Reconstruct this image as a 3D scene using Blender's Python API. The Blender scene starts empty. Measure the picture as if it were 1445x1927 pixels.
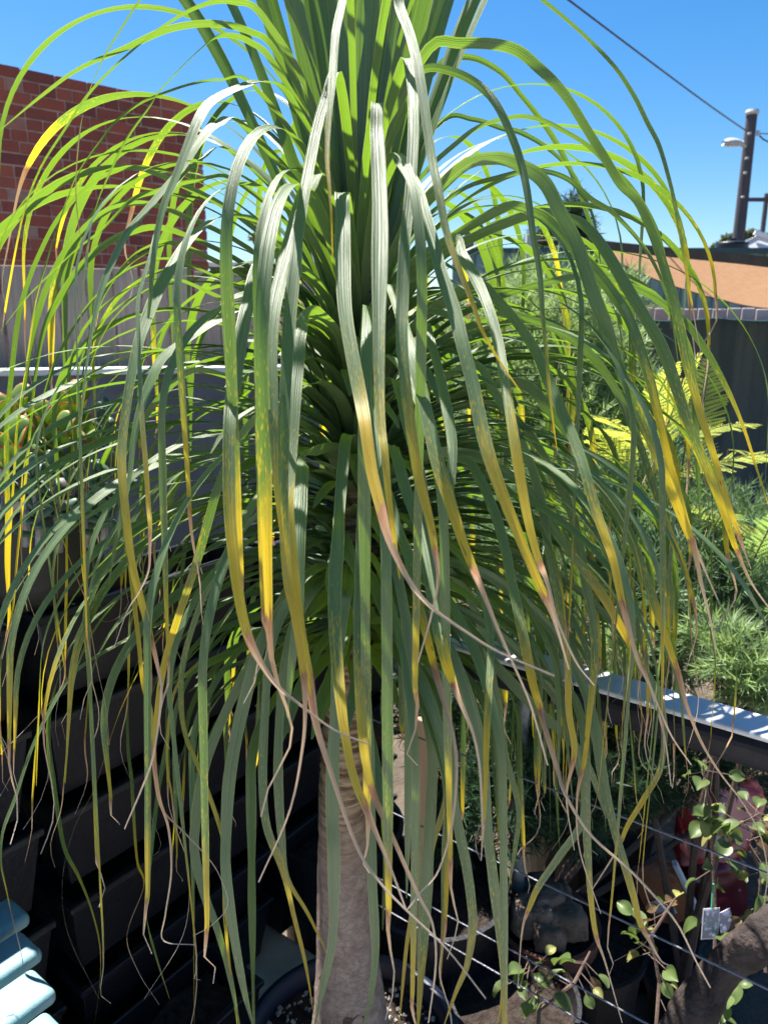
import bpy, bmesh, math, random
from mathutils import Vector, Matrix, noise

random.seed(7)
S = bpy.context.scene
C = S.collection
R = math.radians
V = Vector

# ------------------------------------------------------------------ camera
CAM_H = 1.55
PITCH = R(14)
FPX = 1400.0
cam = bpy.data.cameras.new('camera')
cam_o = bpy.data.objects.new('camera', cam)
C.objects.link(cam_o)
cam_o.location = (0, 0, CAM_H)
cam_o.rotation_euler = (R(90) - PITCH, 0, 0)
cam.sensor_fit = 'VERTICAL'
cam.sensor_height = 36
cam.sensor_width = 27
cam.lens = 36 * FPX / 1927
cam.clip_start = 0.02
cam.clip_end = 500
cam.dof.use_dof = True
cam.dof.focus_distance = 0.95
cam.dof.aperture_fstop = 9.0
S.camera = cam_o

# ------------------------------------------------------------------ light
SUN_AZ = R(40)        # to the left of the viewing direction (+Y)
SUN_EL = R(66)
w = bpy.data.worlds.new('World')
S.world = w
w.use_nodes = True
wn = w.node_tree
wn.nodes.clear()
sky = wn.nodes.new('ShaderNodeTexSky')
sky.sky_type = 'NISHITA'
sky.sun_disc = False
sky.sun_elevation = SUN_EL
sky.sun_rotation = -SUN_AZ
sky.altitude = 0
sky.air_density = 1.0
sky.dust_density = 0.5
sky.ozone_density = 2.5
hs = wn.nodes.new('ShaderNodeHueSaturation')
hs.inputs['Saturation'].default_value = 1.42
bg = wn.nodes.new('ShaderNodeBackground')
bg.inputs['Strength'].default_value = 0.052
wo = wn.nodes.new('ShaderNodeOutputWorld')
wn.links.new(sky.outputs[0], hs.inputs['Color'])
wn.links.new(hs.outputs[0], bg.inputs[0])
wn.links.new(bg.outputs[0], wo.inputs[0])

sun = bpy.data.lights.new('sun', 'SUN')
sun.energy = 5.0
sun.angle = R(0.53)
sun.color = (1.0, 0.95, 0.87)
sun_o = bpy.data.objects.new('sun', sun)
C.objects.link(sun_o)
sdir = V((-math.sin(SUN_AZ) * math.cos(SUN_EL), math.cos(SUN_AZ) * math.cos(SUN_EL), math.sin(SUN_EL)))
sun_o.rotation_euler = sdir.to_track_quat('Z', 'Y').to_euler()
sun_o.location = sdir * 20

S.view_settings.view_transform = 'Standard'
S.view_settings.look = 'None'
S.view_settings.gamma = 1
S.view_settings.exposure = 1.75
S.view_settings.use_curve_mapping = False
S.cycles.max_bounces = 10
S.cycles.diffuse_bounces = 4
S.cycles.transmission_bounces = 6

# ------------------------------------------------------------------ helpers
def ray(px, py):
    a = (px - 722.5) / FPX
    b = (py - 963.5) / FPX
    return V((a, math.cos(PITCH) - b * math.sin(PITCH), -math.sin(PITCH) - b * math.cos(PITCH)))
def at(px, py, Y):
    r = ray(px, py)
    return V((0, 0, CAM_H)) + r * (Y / r.y)
def at_z(px, py, z):
    r = ray(px, py)
    return V((0, 0, CAM_H)) + r * ((z - CAM_H) / r.z)

def tag(o, label=None, cat=None, group=None, kind=None):
    if label: o['label'] = label
    if cat: o['category'] = cat
    if group: o['group'] = group
    if kind: o['kind'] = kind
    return o
def empty(name, loc, label, cat, group=None, rz=0):
    o = bpy.data.objects.new(name, None)
    C.objects.link(o)
    o.location = loc
    o.rotation_euler = (0, 0, rz)
    o.empty_display_size = 0.1
    return tag(o, label, cat, group)
def link(name, me, mat=None, parent=None, world=True, smooth=False):
    """world=True: mesh is in world coordinates even though it has a parent"""
    o = bpy.data.objects.new(name, me)
    C.objects.link(o)
    if mat and not me.materials:
        me.materials.append(mat)
    if parent:
        o.parent = parent
        if world:
            m = Matrix.LocRotScale(parent.location, parent.rotation_euler, None)
            if parent.parent:
                pp = parent.parent
                m = Matrix.LocRotScale(pp.location, pp.rotation_euler, None) @ parent.matrix_parent_inverse @ m
            o.matrix_parent_inverse = m.inverted()
    if smooth:
        me.polygons.foreach_set('use_smooth', [True] * len(me.polygons))
    return o

class MB:
    def __init__(self): self.v = []; self.f = []
    def quad(self, a, b, c, d):
        n = len(self.v); self.v += [a, b, c, d]; self.f.append((n, n + 1, n + 2, n + 3))
    def tri(self, a, b, c):
        n = len(self.v); self.v += [a, b, c]; self.f.append((n, n + 1, n + 2))
    def box(self, c, size, ax=None):
        """box with centre c, full size, axes ax (3 unit vectors)"""
        c = V(c); ax = ax or (V((1, 0, 0)), V((0, 1, 0)), V((0, 0, 1)))
        h = [a * (s / 2) for a, s in zip(ax, size)]
        n = len(self.v)
        for sx in (-1, 1):
            for sy in (-1, 1):
                for sz in (-1, 1):
                    self.v.append(c + h[0] * sx + h[1] * sy + h[2] * sz)
        for q in ((0, 1, 3, 2), (4, 6, 7, 5), (0, 4, 5, 1), (2, 3, 7, 6), (0, 2, 6, 4), (1, 5, 7, 3)):
            self.f.append(tuple(n + i for i in q))
    def tube(self, pts, rad, n=8, cap=True):
        pts = [V(p) for p in pts]
        if not hasattr(rad, '__len__'): rad = [rad] * len(pts)
        b = len(self.v)
        t = (pts[1] - pts[0]).normalized()
        x = t.orthogonal().normalized()
        for i, p in enumerate(pts):
            t = (pts[min(i + 1, len(pts) - 1)] - pts[max(i - 1, 0)]).normalized()
            x = (x - t * x.dot(t)).normalized()
            y = t.cross(x)
            for k in range(n):
                a = 2 * math.pi * k / n
                self.v.append(p + (x * math.cos(a) + y * math.sin(a)) * rad[i])
        for i in range(len(pts) - 1):
            for k in range(n):
                self.f.append((b + i * n + k, b + i * n + (k + 1) % n, b + (i + 1) * n + (k + 1) % n, b + (i + 1) * n + k))
        if cap:
            self.f.append(tuple(b + k for k in reversed(range(n))))
            self.f.append(tuple(b + (len(pts) - 1) * n + k for k in range(n)))
    def lathe(self, prof, c=(0, 0, 0), n=32):
        c = V(c); b = len(self.v)
        for r, z in prof:
            for k in range(n):
                a = 2 * math.pi * k / n
                self.v.append(c + V((r * math.cos(a), r * math.sin(a), z)))
        for i in range(len(prof) - 1):
            for k in range(n):
                self.f.append((b + i * n + k, b + i * n + (k + 1) % n, b + (i + 1) * n + (k + 1) % n, b + (i + 1) * n + k))
    def mesh(self, name='mesh'):
        me = bpy.data.meshes.new(name)
        me.from_pydata([tuple(p) for p in self.v], [], self.f)
        me.update()
        return me
    def build(self, name, mat, parent=None, smooth=False, bevel=0, seg=2):
        me = self.mesh(name)
        if bevel: bevel_mesh(me, bevel, seg)
        return link(name, me, mat, parent, smooth=smooth)
def bevel_mesh(me, off, seg=2):
    bm = bmesh.new(); bm.from_mesh(me)
    bmesh.ops.bevel(bm, geom=list(bm.edges), offset=off, segments=seg, profile=0.5, affect='EDGES', clamp_overlap=True)
    bm.to_mesh(me); bm.free()

# ------------------------------------------------------------------ materials
class NT:
    def __init__(self, name):
        self.m = bpy.data.materials.new(name)
        self.m.use_nodes = True
        self.t = self.m.node_tree
        self.t.nodes.clear()
        self.out = self.t.nodes.new('ShaderNodeOutputMaterial')
    def n(self, typ, **kw):
        nd = self.t.nodes.new('ShaderNode' + typ)
        for k, v in kw.items():
            if k.startswith('_'):
                key = k[1:]
                key = int(key) if key.isdigit() else key.replace('_', ' ')
                inp = nd.inputs[key]
                if isinstance(v, bpy.types.NodeSocket): self.t.links.new(v, inp)
                else: inp.default_value = v if not (isinstance(v, tuple) and len(v) == 3 and inp.type == 'RGBA') else (*v, 1)
            else:
                setattr(nd, k, v)
        return nd
    def math(self, op, a, b=0.0, clamp=False):
        return self.n('Math', operation=op, use_clamp=clamp, _0=a, _1=b).outputs[0]
    def mix(self, f, a, b, blend='MIX'):
        nd = self.t.nodes.new('ShaderNodeMix')
        nd.data_type = 'RGBA'; nd.blend_type = blend
        for i, v in ((0, f), (6, a), (7, b)):
            if isinstance(v, bpy.types.NodeSocket): self.t.links.new(v, nd.inputs[i])
            else: nd.inputs[i].default_value = (*v, 1) if isinstance(v, tuple) else v
        return nd.outputs[2]
    def ramp(self, f, stops):
        nd = self.n('ValToRGB', _Fac=f)
        el = nd.color_ramp.elements
        while len(el) < len(stops): el.new(0.5)
        for e, (p, c) in zip(el, stops):
            e.position = p; e.color = (*c, 1) if isinstance(c, tuple) else (c, c, c, 1)
        return nd.outputs[0]
    def remap(self, f, a, b, c=0.0, d=1.0):
        return self.n('MapRange', _0=f, _1=a, _2=b, _3=c, _4=d).outputs[0]
    def obj(self): return self.n('TexCoord').outputs['Object']
    def pos(self): return self.n('NewGeometry').outputs['Position']
    def rnd(self): return self.n('ObjectInfo').outputs['Random']
    def noise(self, vec, scale, detail=4, rough=0.55, stretch=None):
        if stretch: vec = self.n('Mapping', _Vector=vec, _Scale=stretch).outputs[0]
        return self.n('TexNoise', _Vector=vec, _Scale=scale, _Detail=detail, _Roughness=rough).outputs[0]
    def bump(self, h, strength=0.3, dist=0.01):
        return self.n('Bump', _Height=h, _Strength=strength, _Distance=dist).outputs[0]
    def bsdf(self, col, rough=0.6, spec=0.5, normal=None, metal=0.0, **kw):
        b = self.n('BsdfPrincipled')
        for k, v in (('Base Color', col), ('Roughness', rough), ('Specular IOR Level', spec), ('Metallic', metal), ('Normal', normal)):
            if v is None: continue
            if isinstance(v, bpy.types.NodeSocket): self.t.links.new(v, b.inputs[k])
            else: b.inputs[k].default_value = (*v, 1) if isinstance(v, tuple) else v
        return b.outputs[0]
    def done(self, sh):
        self.t.links.new(sh, self.out.inputs[0]); return self.m

def simple(name, col, rough=0.6, var=0.25, scale=8, bump=0.2, bscale=60, spec=0.5, metal=0.0, dist=0.004, stretch=None, useobj=False):
    k = NT(name)
    p = k.obj() if useobj else k.pos()
    n1 = k.noise(p, scale, 5, stretch=stretch)
    n2 = k.noise(p, bscale, 4, stretch=stretch)
    lo = tuple(c * (1 - var) for c in col); hi = tuple(min(1, c * (1 + var)) for c in col)
    c = k.mix(k.remap(n1, 0.3, 0.7), lo, hi)
    return k.done(k.bsdf(c, k.remap(n2, 0.3, 0.7, max(0.02, rough - 0.1), min(1, rough + 0.1)), spec, k.bump(n2, bump, dist), metal))

def leaf_material():
    k = NT('palm_leaf')
    at_ = k.n('Attribute', attribute_name='age').outputs['Fac']
    uv = k.n('UVMap', uv_map='UVMap').outputs[0]
    sep = k.n('SeparateXYZ', _Vector=uv)
    u, v = sep.outputs[0], sep.outputs[1]
    rnd = k.rnd()
    off = k.n('CombineXYZ', _X=k.math('MULTIPLY', rnd, 37.0), _Y=k.math('MULTIPLY', rnd, 91.0))
    p = k.n('VectorMath', operation='ADD', _0=uv, _1=off.outputs[0]).outputs[0]
    # fine lines along the blade
    st1 = k.noise(p, 1.0, 3, 0.6, (26, 2.0, 1))
    st2 = k.noise(p, 1.0, 2, 0.5, (9, 1.2, 1))
    blot = k.noise(p, 1.0, 4, 0.6, (2.2, 30, 1))
    age = k.math('ADD', at_, k.math('MULTIPLY', k.math('SUBTRACT', blot, 0.5), 0.6))
    # age is larger along one side and on the stripes
    age = k.math('ADD', age, k.math('MULTIPLY', k.math('SUBTRACT', st2, 0.5), 0.75))
    green = k.mix(k.remap(st1, 0.3, 0.7), (0.080, 0.128, 0.052), (0.165, 0.225, 0.118))
    green = k.mix(k.math('MULTIPLY', rnd, 0.4), green, (0.055, 0.120, 0.035))
    tgreen = k.mix(k.remap(st1, 0.3, 0.7), (0.15, 0.31, 0.010), (0.26, 0.45, 0.020))
    yel = k.mix(k.remap(st2, 0.35, 0.65), (0.66, 0.47, 0.03), (0.54, 0.42, 0.05))
    yel = k.mix(k.math('MULTIPLY', k.remap(rnd, 0.6, 1.0), 0.5), yel, (0.36, 0.20, 0.05))
    tyel = k.mix(k.remap(st2, 0.35, 0.65), (0.92, 0.62, 0.010), (0.80, 0.62, 0.03))
    # yellow flecks before the blade turns
    vor = k.n('TexVoronoi', _Vector=k.n('Mapping', _Vector=p, _Scale=(9, 110, 1)).outputs[0], _Scale=1.0, _Randomness=1.0)
    fl_on = k.remap(age, 0.45, 1.15, 0.02, 0.62)
    thr = k.math('MULTIPLY', fl_on, k.remap(blot, 0.3, 0.7, 0.3, 1.1))
    flk = k.remap(k.math('SUBTRACT', thr, vor.outputs['Distance']), -0.06, 0.14, 0.0, 0.8)
    yf = k.math('MAXIMUM', k.remap(age, 0.95, 1.45), flk)
    col = k.mix(yf, green, yel)
    tr = k.mix(yf, tgreen, tyel)
    # pale margin
    ed = k.math('ABSOLUTE', k.math('SUBTRACT', u, 0.5))
    em = k.remap(ed, 0.455, 0.485, 0.0, 0.7)
    col = k.mix(em, col, (0.36, 0.40, 0.12))
    tr = k.mix(em, tr, (0.55, 0.62, 0.10))
    # brown blots on the yellow
    sp = k.n('TexNoise', _Vector=k.n('Mapping', _Vector=p, _Scale=(3, 26, 1)).outputs[0], _Scale=1.0, _Detail=3.0).outputs[0]
    spots = k.math('MULTIPLY', k.remap(sp, 0.66, 0.70), k.remap(age, 1.2, 1.8))
    col = k.mix(spots, col, (0.10, 0.035, 0.02)); tr = k.mix(spots, tr, (0.10, 0.03, 0.01))
    # dried end: dark seam, russet, then straw
    a2 = k.math('ADD', k.math('ADD', at_, k.math('MULTIPLY', k.math('SUBTRACT', blot, 0.5), 0.22)), k.math('MULTIPLY', k.math('SUBTRACT', st2, 0.5), 0.30))
    dcol = k.ramp(k.remap(a2, 1.98, 3.0), [(0.0, (0.08, 0.03, 0.015)), (0.03, (0.40, 0.14, 0.05)), (0.12, (0.62, 0.36, 0.18)), (0.4, (0.72, 0.53, 0.34)), (1.0, (0.74, 0.63, 0.50))])
    dcol = k.mix(k.remap(st1, 0.3, 0.75, 0.0, 0.5), dcol, (0.30, 0.16, 0.10))
    df = k.remap(a2, 1.97, 2.0)
    col = k.mix(df, col, dcol)
    tr = k.mix(df, tr, k.mix(0.4, dcol, (0.45, 0.22, 0.08)))
    h = k.math('ADD', k.math('MULTIPLY', st1, 0.5), st2)
    nrm = k.bump(h, 0.7, 0.0022)
    rough = k.mix(df, k.mix(st1, (0.36, 0.36, 0.36), (0.54, 0.54, 0.54)), (0.65, 0.65, 0.65))
    pb = k.bsdf(col, rough, 0.95, nrm)
    tb = k.n('BsdfTranslucent', _Color=tr, _Normal=nrm).outputs[0]
    ms = k.n('MixShader', _0=k.mix(df, k.mix(yf, (0.34, 0.34, 0.34), (0.52, 0.52, 0.52)), (0.22, 0.22, 0.22)), _1=pb, _2=tb)
    return k.done(ms.outputs[0])

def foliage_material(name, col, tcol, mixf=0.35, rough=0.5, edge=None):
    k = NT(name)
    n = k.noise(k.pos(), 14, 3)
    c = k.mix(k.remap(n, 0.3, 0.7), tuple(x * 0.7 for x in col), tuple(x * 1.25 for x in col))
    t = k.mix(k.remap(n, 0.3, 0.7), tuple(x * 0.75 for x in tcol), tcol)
    if edge:
        e = k.n('Attribute', attribute_name='rim').outputs['Fac']
        e = k.remap(k.math('ADD', e, k.math('MULTIPLY', k.math('SUBTRACT', k.noise(k.pos(), 60, 2), 0.5), 0.25)), 0.90, 1.0)
        c = k.mix(e, c, edge); t = k.mix(e, t, tuple(min(1, x * 2) for x in edge))
    ms = k.n('MixShader', _0=mixf, _1=k.bsdf(c, rough, 0.4), _2=k.n('BsdfTranslucent', _Color=t).outputs[0])
    return k.done(ms.outputs[0])

def brick_material():
    k = NT('brick_red')
    r = k.rnd()
    base = k.ramp(r, [(0.0, (0.22, 0.060, 0.050)), (0.25, (0.31, 0.078, 0.055)), (0.6, (0.40, 0.098, 0.062)), (0.93, (0.46, 0.13, 0.08)), (0.985, (0.44, 0.25, 0.20))])
    p = k.pos()
    n = k.noise(p, 9, 6, 0.65); n2 = k.noise(p, 70, 4)
    c = k.mix(k.remap(n, 0.35, 0.75, 0.0, 0.5), base, (0.15, 0.06, 0.056))
    c = k.mix(k.remap(n2, 0.62, 0.75, 0, 0.4), c, (0.40, 0.24, 0.19))
    return k.done(k.bsdf(c, 0.85, 0.25, k.bump(k.math('ADD', n2, n), 0.5, 0.004)))

def wood_material(name, a, b, ax=(60, 60, 3), rough=0.8):
    k = NT(name)
    r = k.rnd()
    p = k.n('VectorMath', operation='ADD', _0=k.pos(), _1=k.n('CombineXYZ', _X=k.math('MULTIPLY', r, 9.0), _Z=k.math('MULTIPLY', r, 30.0)).outputs[0]).outputs[0]
    g = k.noise(p, 1.0, 5, 0.6, ax)
    s = k.noise(p, 1.3, 3)
    c = k.mix(k.remap(g, 0.3, 0.7), a, b)
    c = k.mix(k.math('MULTIPLY', r, 0.35), c, tuple(x * 0.55 for x in a))
    c = k.mix(k.remap(s, 0.5, 0.8, 0, 0.35), c, tuple(x * 0.5 for x in a))
    return k.done(k.bsdf(c, rough, 0.3, k.bump(g, 0.5, 0.004)))

def trunk_material():
    k = NT('trunk_bark')
    p = k.obj()
    sp = k.n('SeparateXYZ', _Vector=k.pos())
    fine = k.noise(p, 60, 5, 0.65)
    blot = k.noise(p, 9, 5, 0.6)
    ring = k.noise(p, 1.0, 3, 0.6, (14, 14, 130))
    up = k.remap(sp.outputs[2], 0.62, 0.80)
    c = k.mix(k.remap(fine, 0.3, 0.7), (0.17, 0.125, 0.105), (0.34, 0.27, 0.235))
    c = k.mix(k.remap(blot, 0.45, 0.75, 0, 0.5), c, (0.15, 0.10, 0.085))
    c2 = k.mix(k.remap(ring, 0.4, 0.6), (0.13, 0.075, 0.05), (0.36, 0.26, 0.17))
    c = k.mix(up, c, c2)
    vc = k.n('TexVoronoi', feature='DISTANCE_TO_EDGE', _Vector=k.n('Mapping', _Vector=k.n('VectorMath', operation='ADD', _0=p, _1=k.n('VectorMath', operation='SCALE', _0=k.n('TexNoise', _Vector=p, _Scale=25.0).outputs[1], _Scale=0.02).outputs[0]).outputs[0], _Scale=(1, 1, 1.8)).outputs[0], _Scale=48.0).outputs['Distance']
    crack = k.math('MULTIPLY', k.remap(vc, 0.10, 0.0), k.math('SUBTRACT', 1.0, up))
    c = k.mix(k.math('MULTIPLY', crack, 0.22), c, (0.10, 0.07, 0.058))
    h = k.math('SUBTRACT', k.math('ADD', k.math('MULTIPLY', fine, 0.5), k.math('MULTIPLY', ring, up)), k.math('MULTIPLY', crack, 0.16))
    return k.done(k.bsdf(c, 0.85, 0.2, k.bump(h, 0.8, 0.006)))

M = {}
M['leaf'] = leaf_material()
M['trunk'] = trunk_material()
M['brick'] = brick_material()
M['mortar'] = simple('mortar', (0.46, 0.33, 0.27), 0.9, 0.25, 14, 0.6, 90, 0.2)
M['paling'] = wood_material('weathered_paling', (0.27, 0.22, 0.185), (0.42, 0.35, 0.30))
M['brown_wood'] = wood_material('brown_timber', (0.20, 0.14, 0.12), (0.30, 0.22, 0.20))
M['black'] = simple('black_plastic', (0.010, 0.010, 0.014), 0.38, 0.25, 5, 0.25, 140, 0.5)
M['navy'] = simple('glazed_navy', (0.008, 0.013, 0.03), 0.45, 0.3, 7, 0.15, 40, 0.5)
M['soil'] = simple('potting_soil', (0.035, 0.026, 0.022), 0.95, 0.6, 60, 1.0, 160, 0.2, dist=0.01)
M['pebble'] = simple('pale_pebble', (0.35, 0.31, 0.27), 0.8, 0.4, 20, 0.4, 90)
M['aqua'] = simple('pale_blue_paint', (0.17, 0.30, 0.33), 0.5, 0.07, 12, 0.25, 90, 0.4, stretch=(6, 6, 6))
M['rail'] = simple('grey_powdercoat', (0.46, 0.47, 0.50), 0.38, 0.12, 9, 0.08, 120, 0.5)
M['rail_dark'] = simple('charcoal_powdercoat', (0.010, 0.010, 0.016), 0.45, 0.1, 9, 0.08, 120, 0.2)
M['wire'] = simple('steel_cable', (0.20, 0.21, 0.25), 0.5, 0.15, 40, 0.4, 400, 0.5, metal=0.9)
M['whitewall'] = simple('pale_ledge_paint', (0.62, 0.62, 0.64), 0.5, 0.1, 8, 0.1, 60)
M['greymid'] = simple('grey_wall_paint', (0.10, 0.105, 0.115), 0.7, 0.2, 4, 0.2, 60)
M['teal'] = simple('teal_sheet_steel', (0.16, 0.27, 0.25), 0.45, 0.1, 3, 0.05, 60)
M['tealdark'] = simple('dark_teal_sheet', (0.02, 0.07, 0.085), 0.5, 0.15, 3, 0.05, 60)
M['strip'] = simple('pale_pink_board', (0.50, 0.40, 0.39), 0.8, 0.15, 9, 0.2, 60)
M['ground'] = simple('sandy_soil', (0.10, 0.08, 0.062), 0.95, 0.45, 5, 0.8, 70, 0.15, dist=0.02)
M['deck'] = simple('concrete_paving', (0.58, 0.55, 0.50), 0.8, 0.3, 6, 0.4, 80, 0.3)  # paleness raised so the terrace bounces sunlight up onto the front leaves
M['pole'] = wood_material('pole_timber', (0.085, 0.075, 0.085), (0.15, 0.135, 0.145), (40, 40, 1.5))
M['galv'] = simple('galvanised_steel', (0.50, 0.51, 0.50), 0.45, 0.12, 12, 0.1, 60, metal=0.2)
M['cable'] = simple('black_cable', (0.03, 0.025, 0.03), 0.5)
M['roofwhite'] = simple('white_roof_steel', (0.70, 0.71, 0.73), 0.5, 0.06, 4, 0.05, 40)
M['terra'] = simple('dark_terracotta', (0.14, 0.055, 0.04), 0.75, 0.3, 9, 0.4, 60, 0.3)
M['scar'] = simple('dark_torn_bark', (0.075, 0.05, 0.042), 0.9, 0.4, 40, 1.0, 120, 0.2)
M['rock'] = simple('brown_rock', (0.17, 0.125, 0.10), 0.9, 0.55, 16, 1.0, 60, 0.2, dist=0.012)
M['vine'] = simple('dark_gnarled_bark', (0.040, 0.030, 0.028), 0.85, 0.45, 20, 1.0, 60, 0.3, dist=0.01)
M['stem'] = simple('brown_twig', (0.10, 0.065, 0.05), 0.8, 0.3, 30, 0.4, 120)
M['greystem'] = simple('grey_twig_bark', (0.25, 0.23, 0.22), 0.85, 0.4, 40, 0.5, 120)
M['needle'] = foliage_material('needle_foliage', (0.10, 0.17, 0.09), (0.25, 0.40, 0.13), 0.3)
M['needle_pale'] = foliage_material('needle_foliage_pale', (0.17, 0.25, 0.12), (0.42, 0.58, 0.18), 0.38)
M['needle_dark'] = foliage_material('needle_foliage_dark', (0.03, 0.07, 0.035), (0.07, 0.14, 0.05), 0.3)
M['gold'] = foliage_material('golden_frond', (0.34, 0.40, 0.07), (0.75, 0.82, 0.12), 0.48)
M['frond'] = foliage_material('green_frond', (0.17, 0.28, 0.08), (0.42, 0.62, 0.14), 0.42)
M['gum'] = foliage_material('gum_foliage', (0.08, 0.10, 0.055), (0.16, 0.20, 0.07), 0.3)
M['pine'] = foliage_material('far_pine_foliage', (0.03, 0.05, 0.025), (0.06, 0.1, 0.03), 0.25)
M['paddle'] = foliage_material('paddle_succulent', (0.17, 0.27, 0.07), (0.42, 0.60, 0.05), 0.4, 0.45, (0.42, 0.06, 0.04))
M['jade'] = foliage_material('grey_jade', (0.10, 0.17, 0.12), (0.14, 0.25, 0.08), 0.15, 0.4)
M['round_leaf'] = foliage_material('round_leaf', (0.085, 0.125, 0.04), (0.22, 0.34, 0.06), 0.3, 0.45)
M['red_leaf'] = foliage_material('bronze_leaf', (0.11, 0.07, 0.035), (0.30, 0.16, 0.05), 0.3, 0.45)
M['yellow_leaf'] = foliage_material('yellowing_leaf', (0.24, 0.24, 0.08), (0.5, 0.5, 0.12), 0.35, 0.45)

# ================================================================== setting
UX = V((0.6, 0.8, 0)).normalized()        # along the planter wall, away from the camera
NX = V((0.8, -0.6, 0)).normalized()       # along the railing, to the right
def wp(u, n, z): return UX * u + NX * n + V((0, 0, z))
GZ = -0.45

def sheet(name, z, mat, pts, thick=None):
    b = MB()
    b.v = [V((x, y, z)) for x, y in pts]; b.f = [tuple(range(len(pts)))]
    return tag(b.build(name, mat), kind='structure')

# the ground, one sheet to the horizon, gently uneven near the camera
def ground():
    b = MB()
    xs = [-250, -60, -15, -6] + [-4 + 0.25 * i for i in range(49)] + [10, 15, 60, 250]
    ys = [-250, -60, -12, -4] + [-2 + 0.25 * i for i in range(49)] + [12, 20, 60, 250]
    for y in ys:
        for x in xs:
            z = GZ + (noise.noise(V((x * 1.6, y * 1.6, 0))) * 0.025 if abs(x) < 12 and abs(y) < 14 else 0)
            b.v.append(V((x, y, z)))
    W = len(xs)
    for j in range(len(ys) - 1):
        for i in range(W - 1):
            b.f.append((j * W + i, j * W + i + 1, (j + 1) * W + i + 1, (j + 1) * W + i))
    tag(b.build('ground', M['ground'], smooth=True), kind='structure')
ground()

# paved terrace the plants and the camera stand on
def terrace():
    b = MB()
    c = wp(-0.95, 0.2, -0.2)
    b.box(c, (4.2, 4.0, 0.4), (UX, NX, V((0, 0, 1))))
    o = b.build('terrace', M['deck'], bevel=0.012)
    tag(o, kind='structure')
terrace()

# ---- brick building side at the left
def brick_wall():
    A = at(0, 120, 5.2); top = A.z
    B = at(377, 195, 6.1)
    d = V((B.x - A.x, B.y - A.y, 0)).normalized()
    nrm = V((d.y, -d.x, 0))             # towards the camera
    end = V((B.x, B.y, 0))
    root = empty('brick_wall', end + V((0, 0, GZ)), 'old red brick wall of a building rising behind the timber fence', 'wall')
    L = 2.6
    b = MB()
    ctr = end - d * (L / 2 + 0.006) - nrm * 0.125
    b.box(V((ctr.x, ctr.y, (GZ + top - 0.006) / 2)), (L, 0.23, top - 0.006 - GZ), (d, nrm, V((0, 0, 1))))
    b.build('mortar_core', M['mortar'], root)
    meshes = {}
    def bm_(l, seed):
        key = (round(l, 3), seed)
        if key not in meshes:
            rr = random.Random(seed * 31 + int(l * 1000))
            q = MB(); q.box((0, 0, 0), (l, 0.10, 0.064))
            me = q.mesh('brick'); bevel_mesh(me, 0.0045, 2)
            for vtx in me.vertices:
                vtx.co += V((rr.uniform(-1, 1), rr.uniform(-1, 1), rr.uniform(-1, 1))) * 0.0016
            me.materials.append(M['brick']); meshes[key] = me
        return meshes[key]
    ang = math.atan2(d.y, d.x)
    n = 0
    zc = top - 0.032
    row = 0
    while zc > 1.72:
        s = 0.0
        hdr = row % 4 == 1
        first = [0.095, 0.20, 0.15, 0.20][row % 4]
        while s < L - 0.05:
            l = first if s == 0 else (0.095 if (hdr or random.random() < 0.12) else 0.20)
            l = min(l, L - s)
            if l < 0.06: break
            o = link('brick', bm_(l, random.randint(0, 3)), None, root, world=False)
            c = end - d * (s + l / 2) - nrm * (0.054 - random.uniform(-0.001, 0.003))
            o.location = V((c.x, c.y, zc + random.uniform(-0.002, 0.002))) - root.location
            o.rotation_euler = (random.uniform(-0.01, 0.01), random.uniform(-0.008, 0.008), ang + random.uniform(-0.01, 0.01))
            s += l + 0.0095; n += 1
        zc -= 0.0735; row += 1
brick_wall()

# ---- timber paling fence at the left
def paling_fence(name, label, p0, p1, ztop, zbot, wdt, mat, gap=0.010, rails=True, jig=0.012):
    d = (V((p1.x, p1.y, 0)) - V((p0.x, p0.y, 0))); L = d.length; d.normalize()
    nr = V((d.y, -d.x, 0))
    root = empty(name, V((p0.x, p0.y, GZ)), label, 'fence')
    b = MB(); b.box((0, 0, 0), (wdt - gap, 0.016, ztop - zbot)); me0 = b.mesh('paling'); bevel_mesh(me0, 0.003, 1)
    me0.materials.append(mat)
    for i in range(int(L / wdt)):
        o = link('paling', me0, None, root, world=False)
        c = V((p0.x, p0.y, (ztop + zbot) / 2)) + d * (wdt * (i + 0.5)) + nr * random.uniform(-0.006, 0.006)
        c.z += random.uniform(-jig, jig)
        o.location = c - root.location
        o.rotation_euler = (0, random.uniform(-0.006, 0.006), math.atan2(d.y, d.x) + random.uniform(-0.02, 0.02))
    if rails:
        for z in (zbot + 0.25, ztop - 0.35):
            b = MB(); b.box(V((p0.x, p0.y, z)) + d * (L / 2) - nr * 0.04, (L, 0.04, 0.08), (d, nr, V((0, 0, 1))))
            b.build('rail', mat, root)
    return root
pA = at(-60, 498, 4.45); pB = at_z(620, 528, pA.z)
pB = V((pA.x, pA.y, 0)) + (V((pB.x, pB.y, 0)) - V((pA.x, pA.y, 0))) * 1.0
pB = V((0.2, 5.25, 0))
paling_fence('timber_fence', 'weathered grey timber paling fence below the brick wall at left', pA, pB, pA.z, GZ - 0.05, 0.155, M['paling'])

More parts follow.
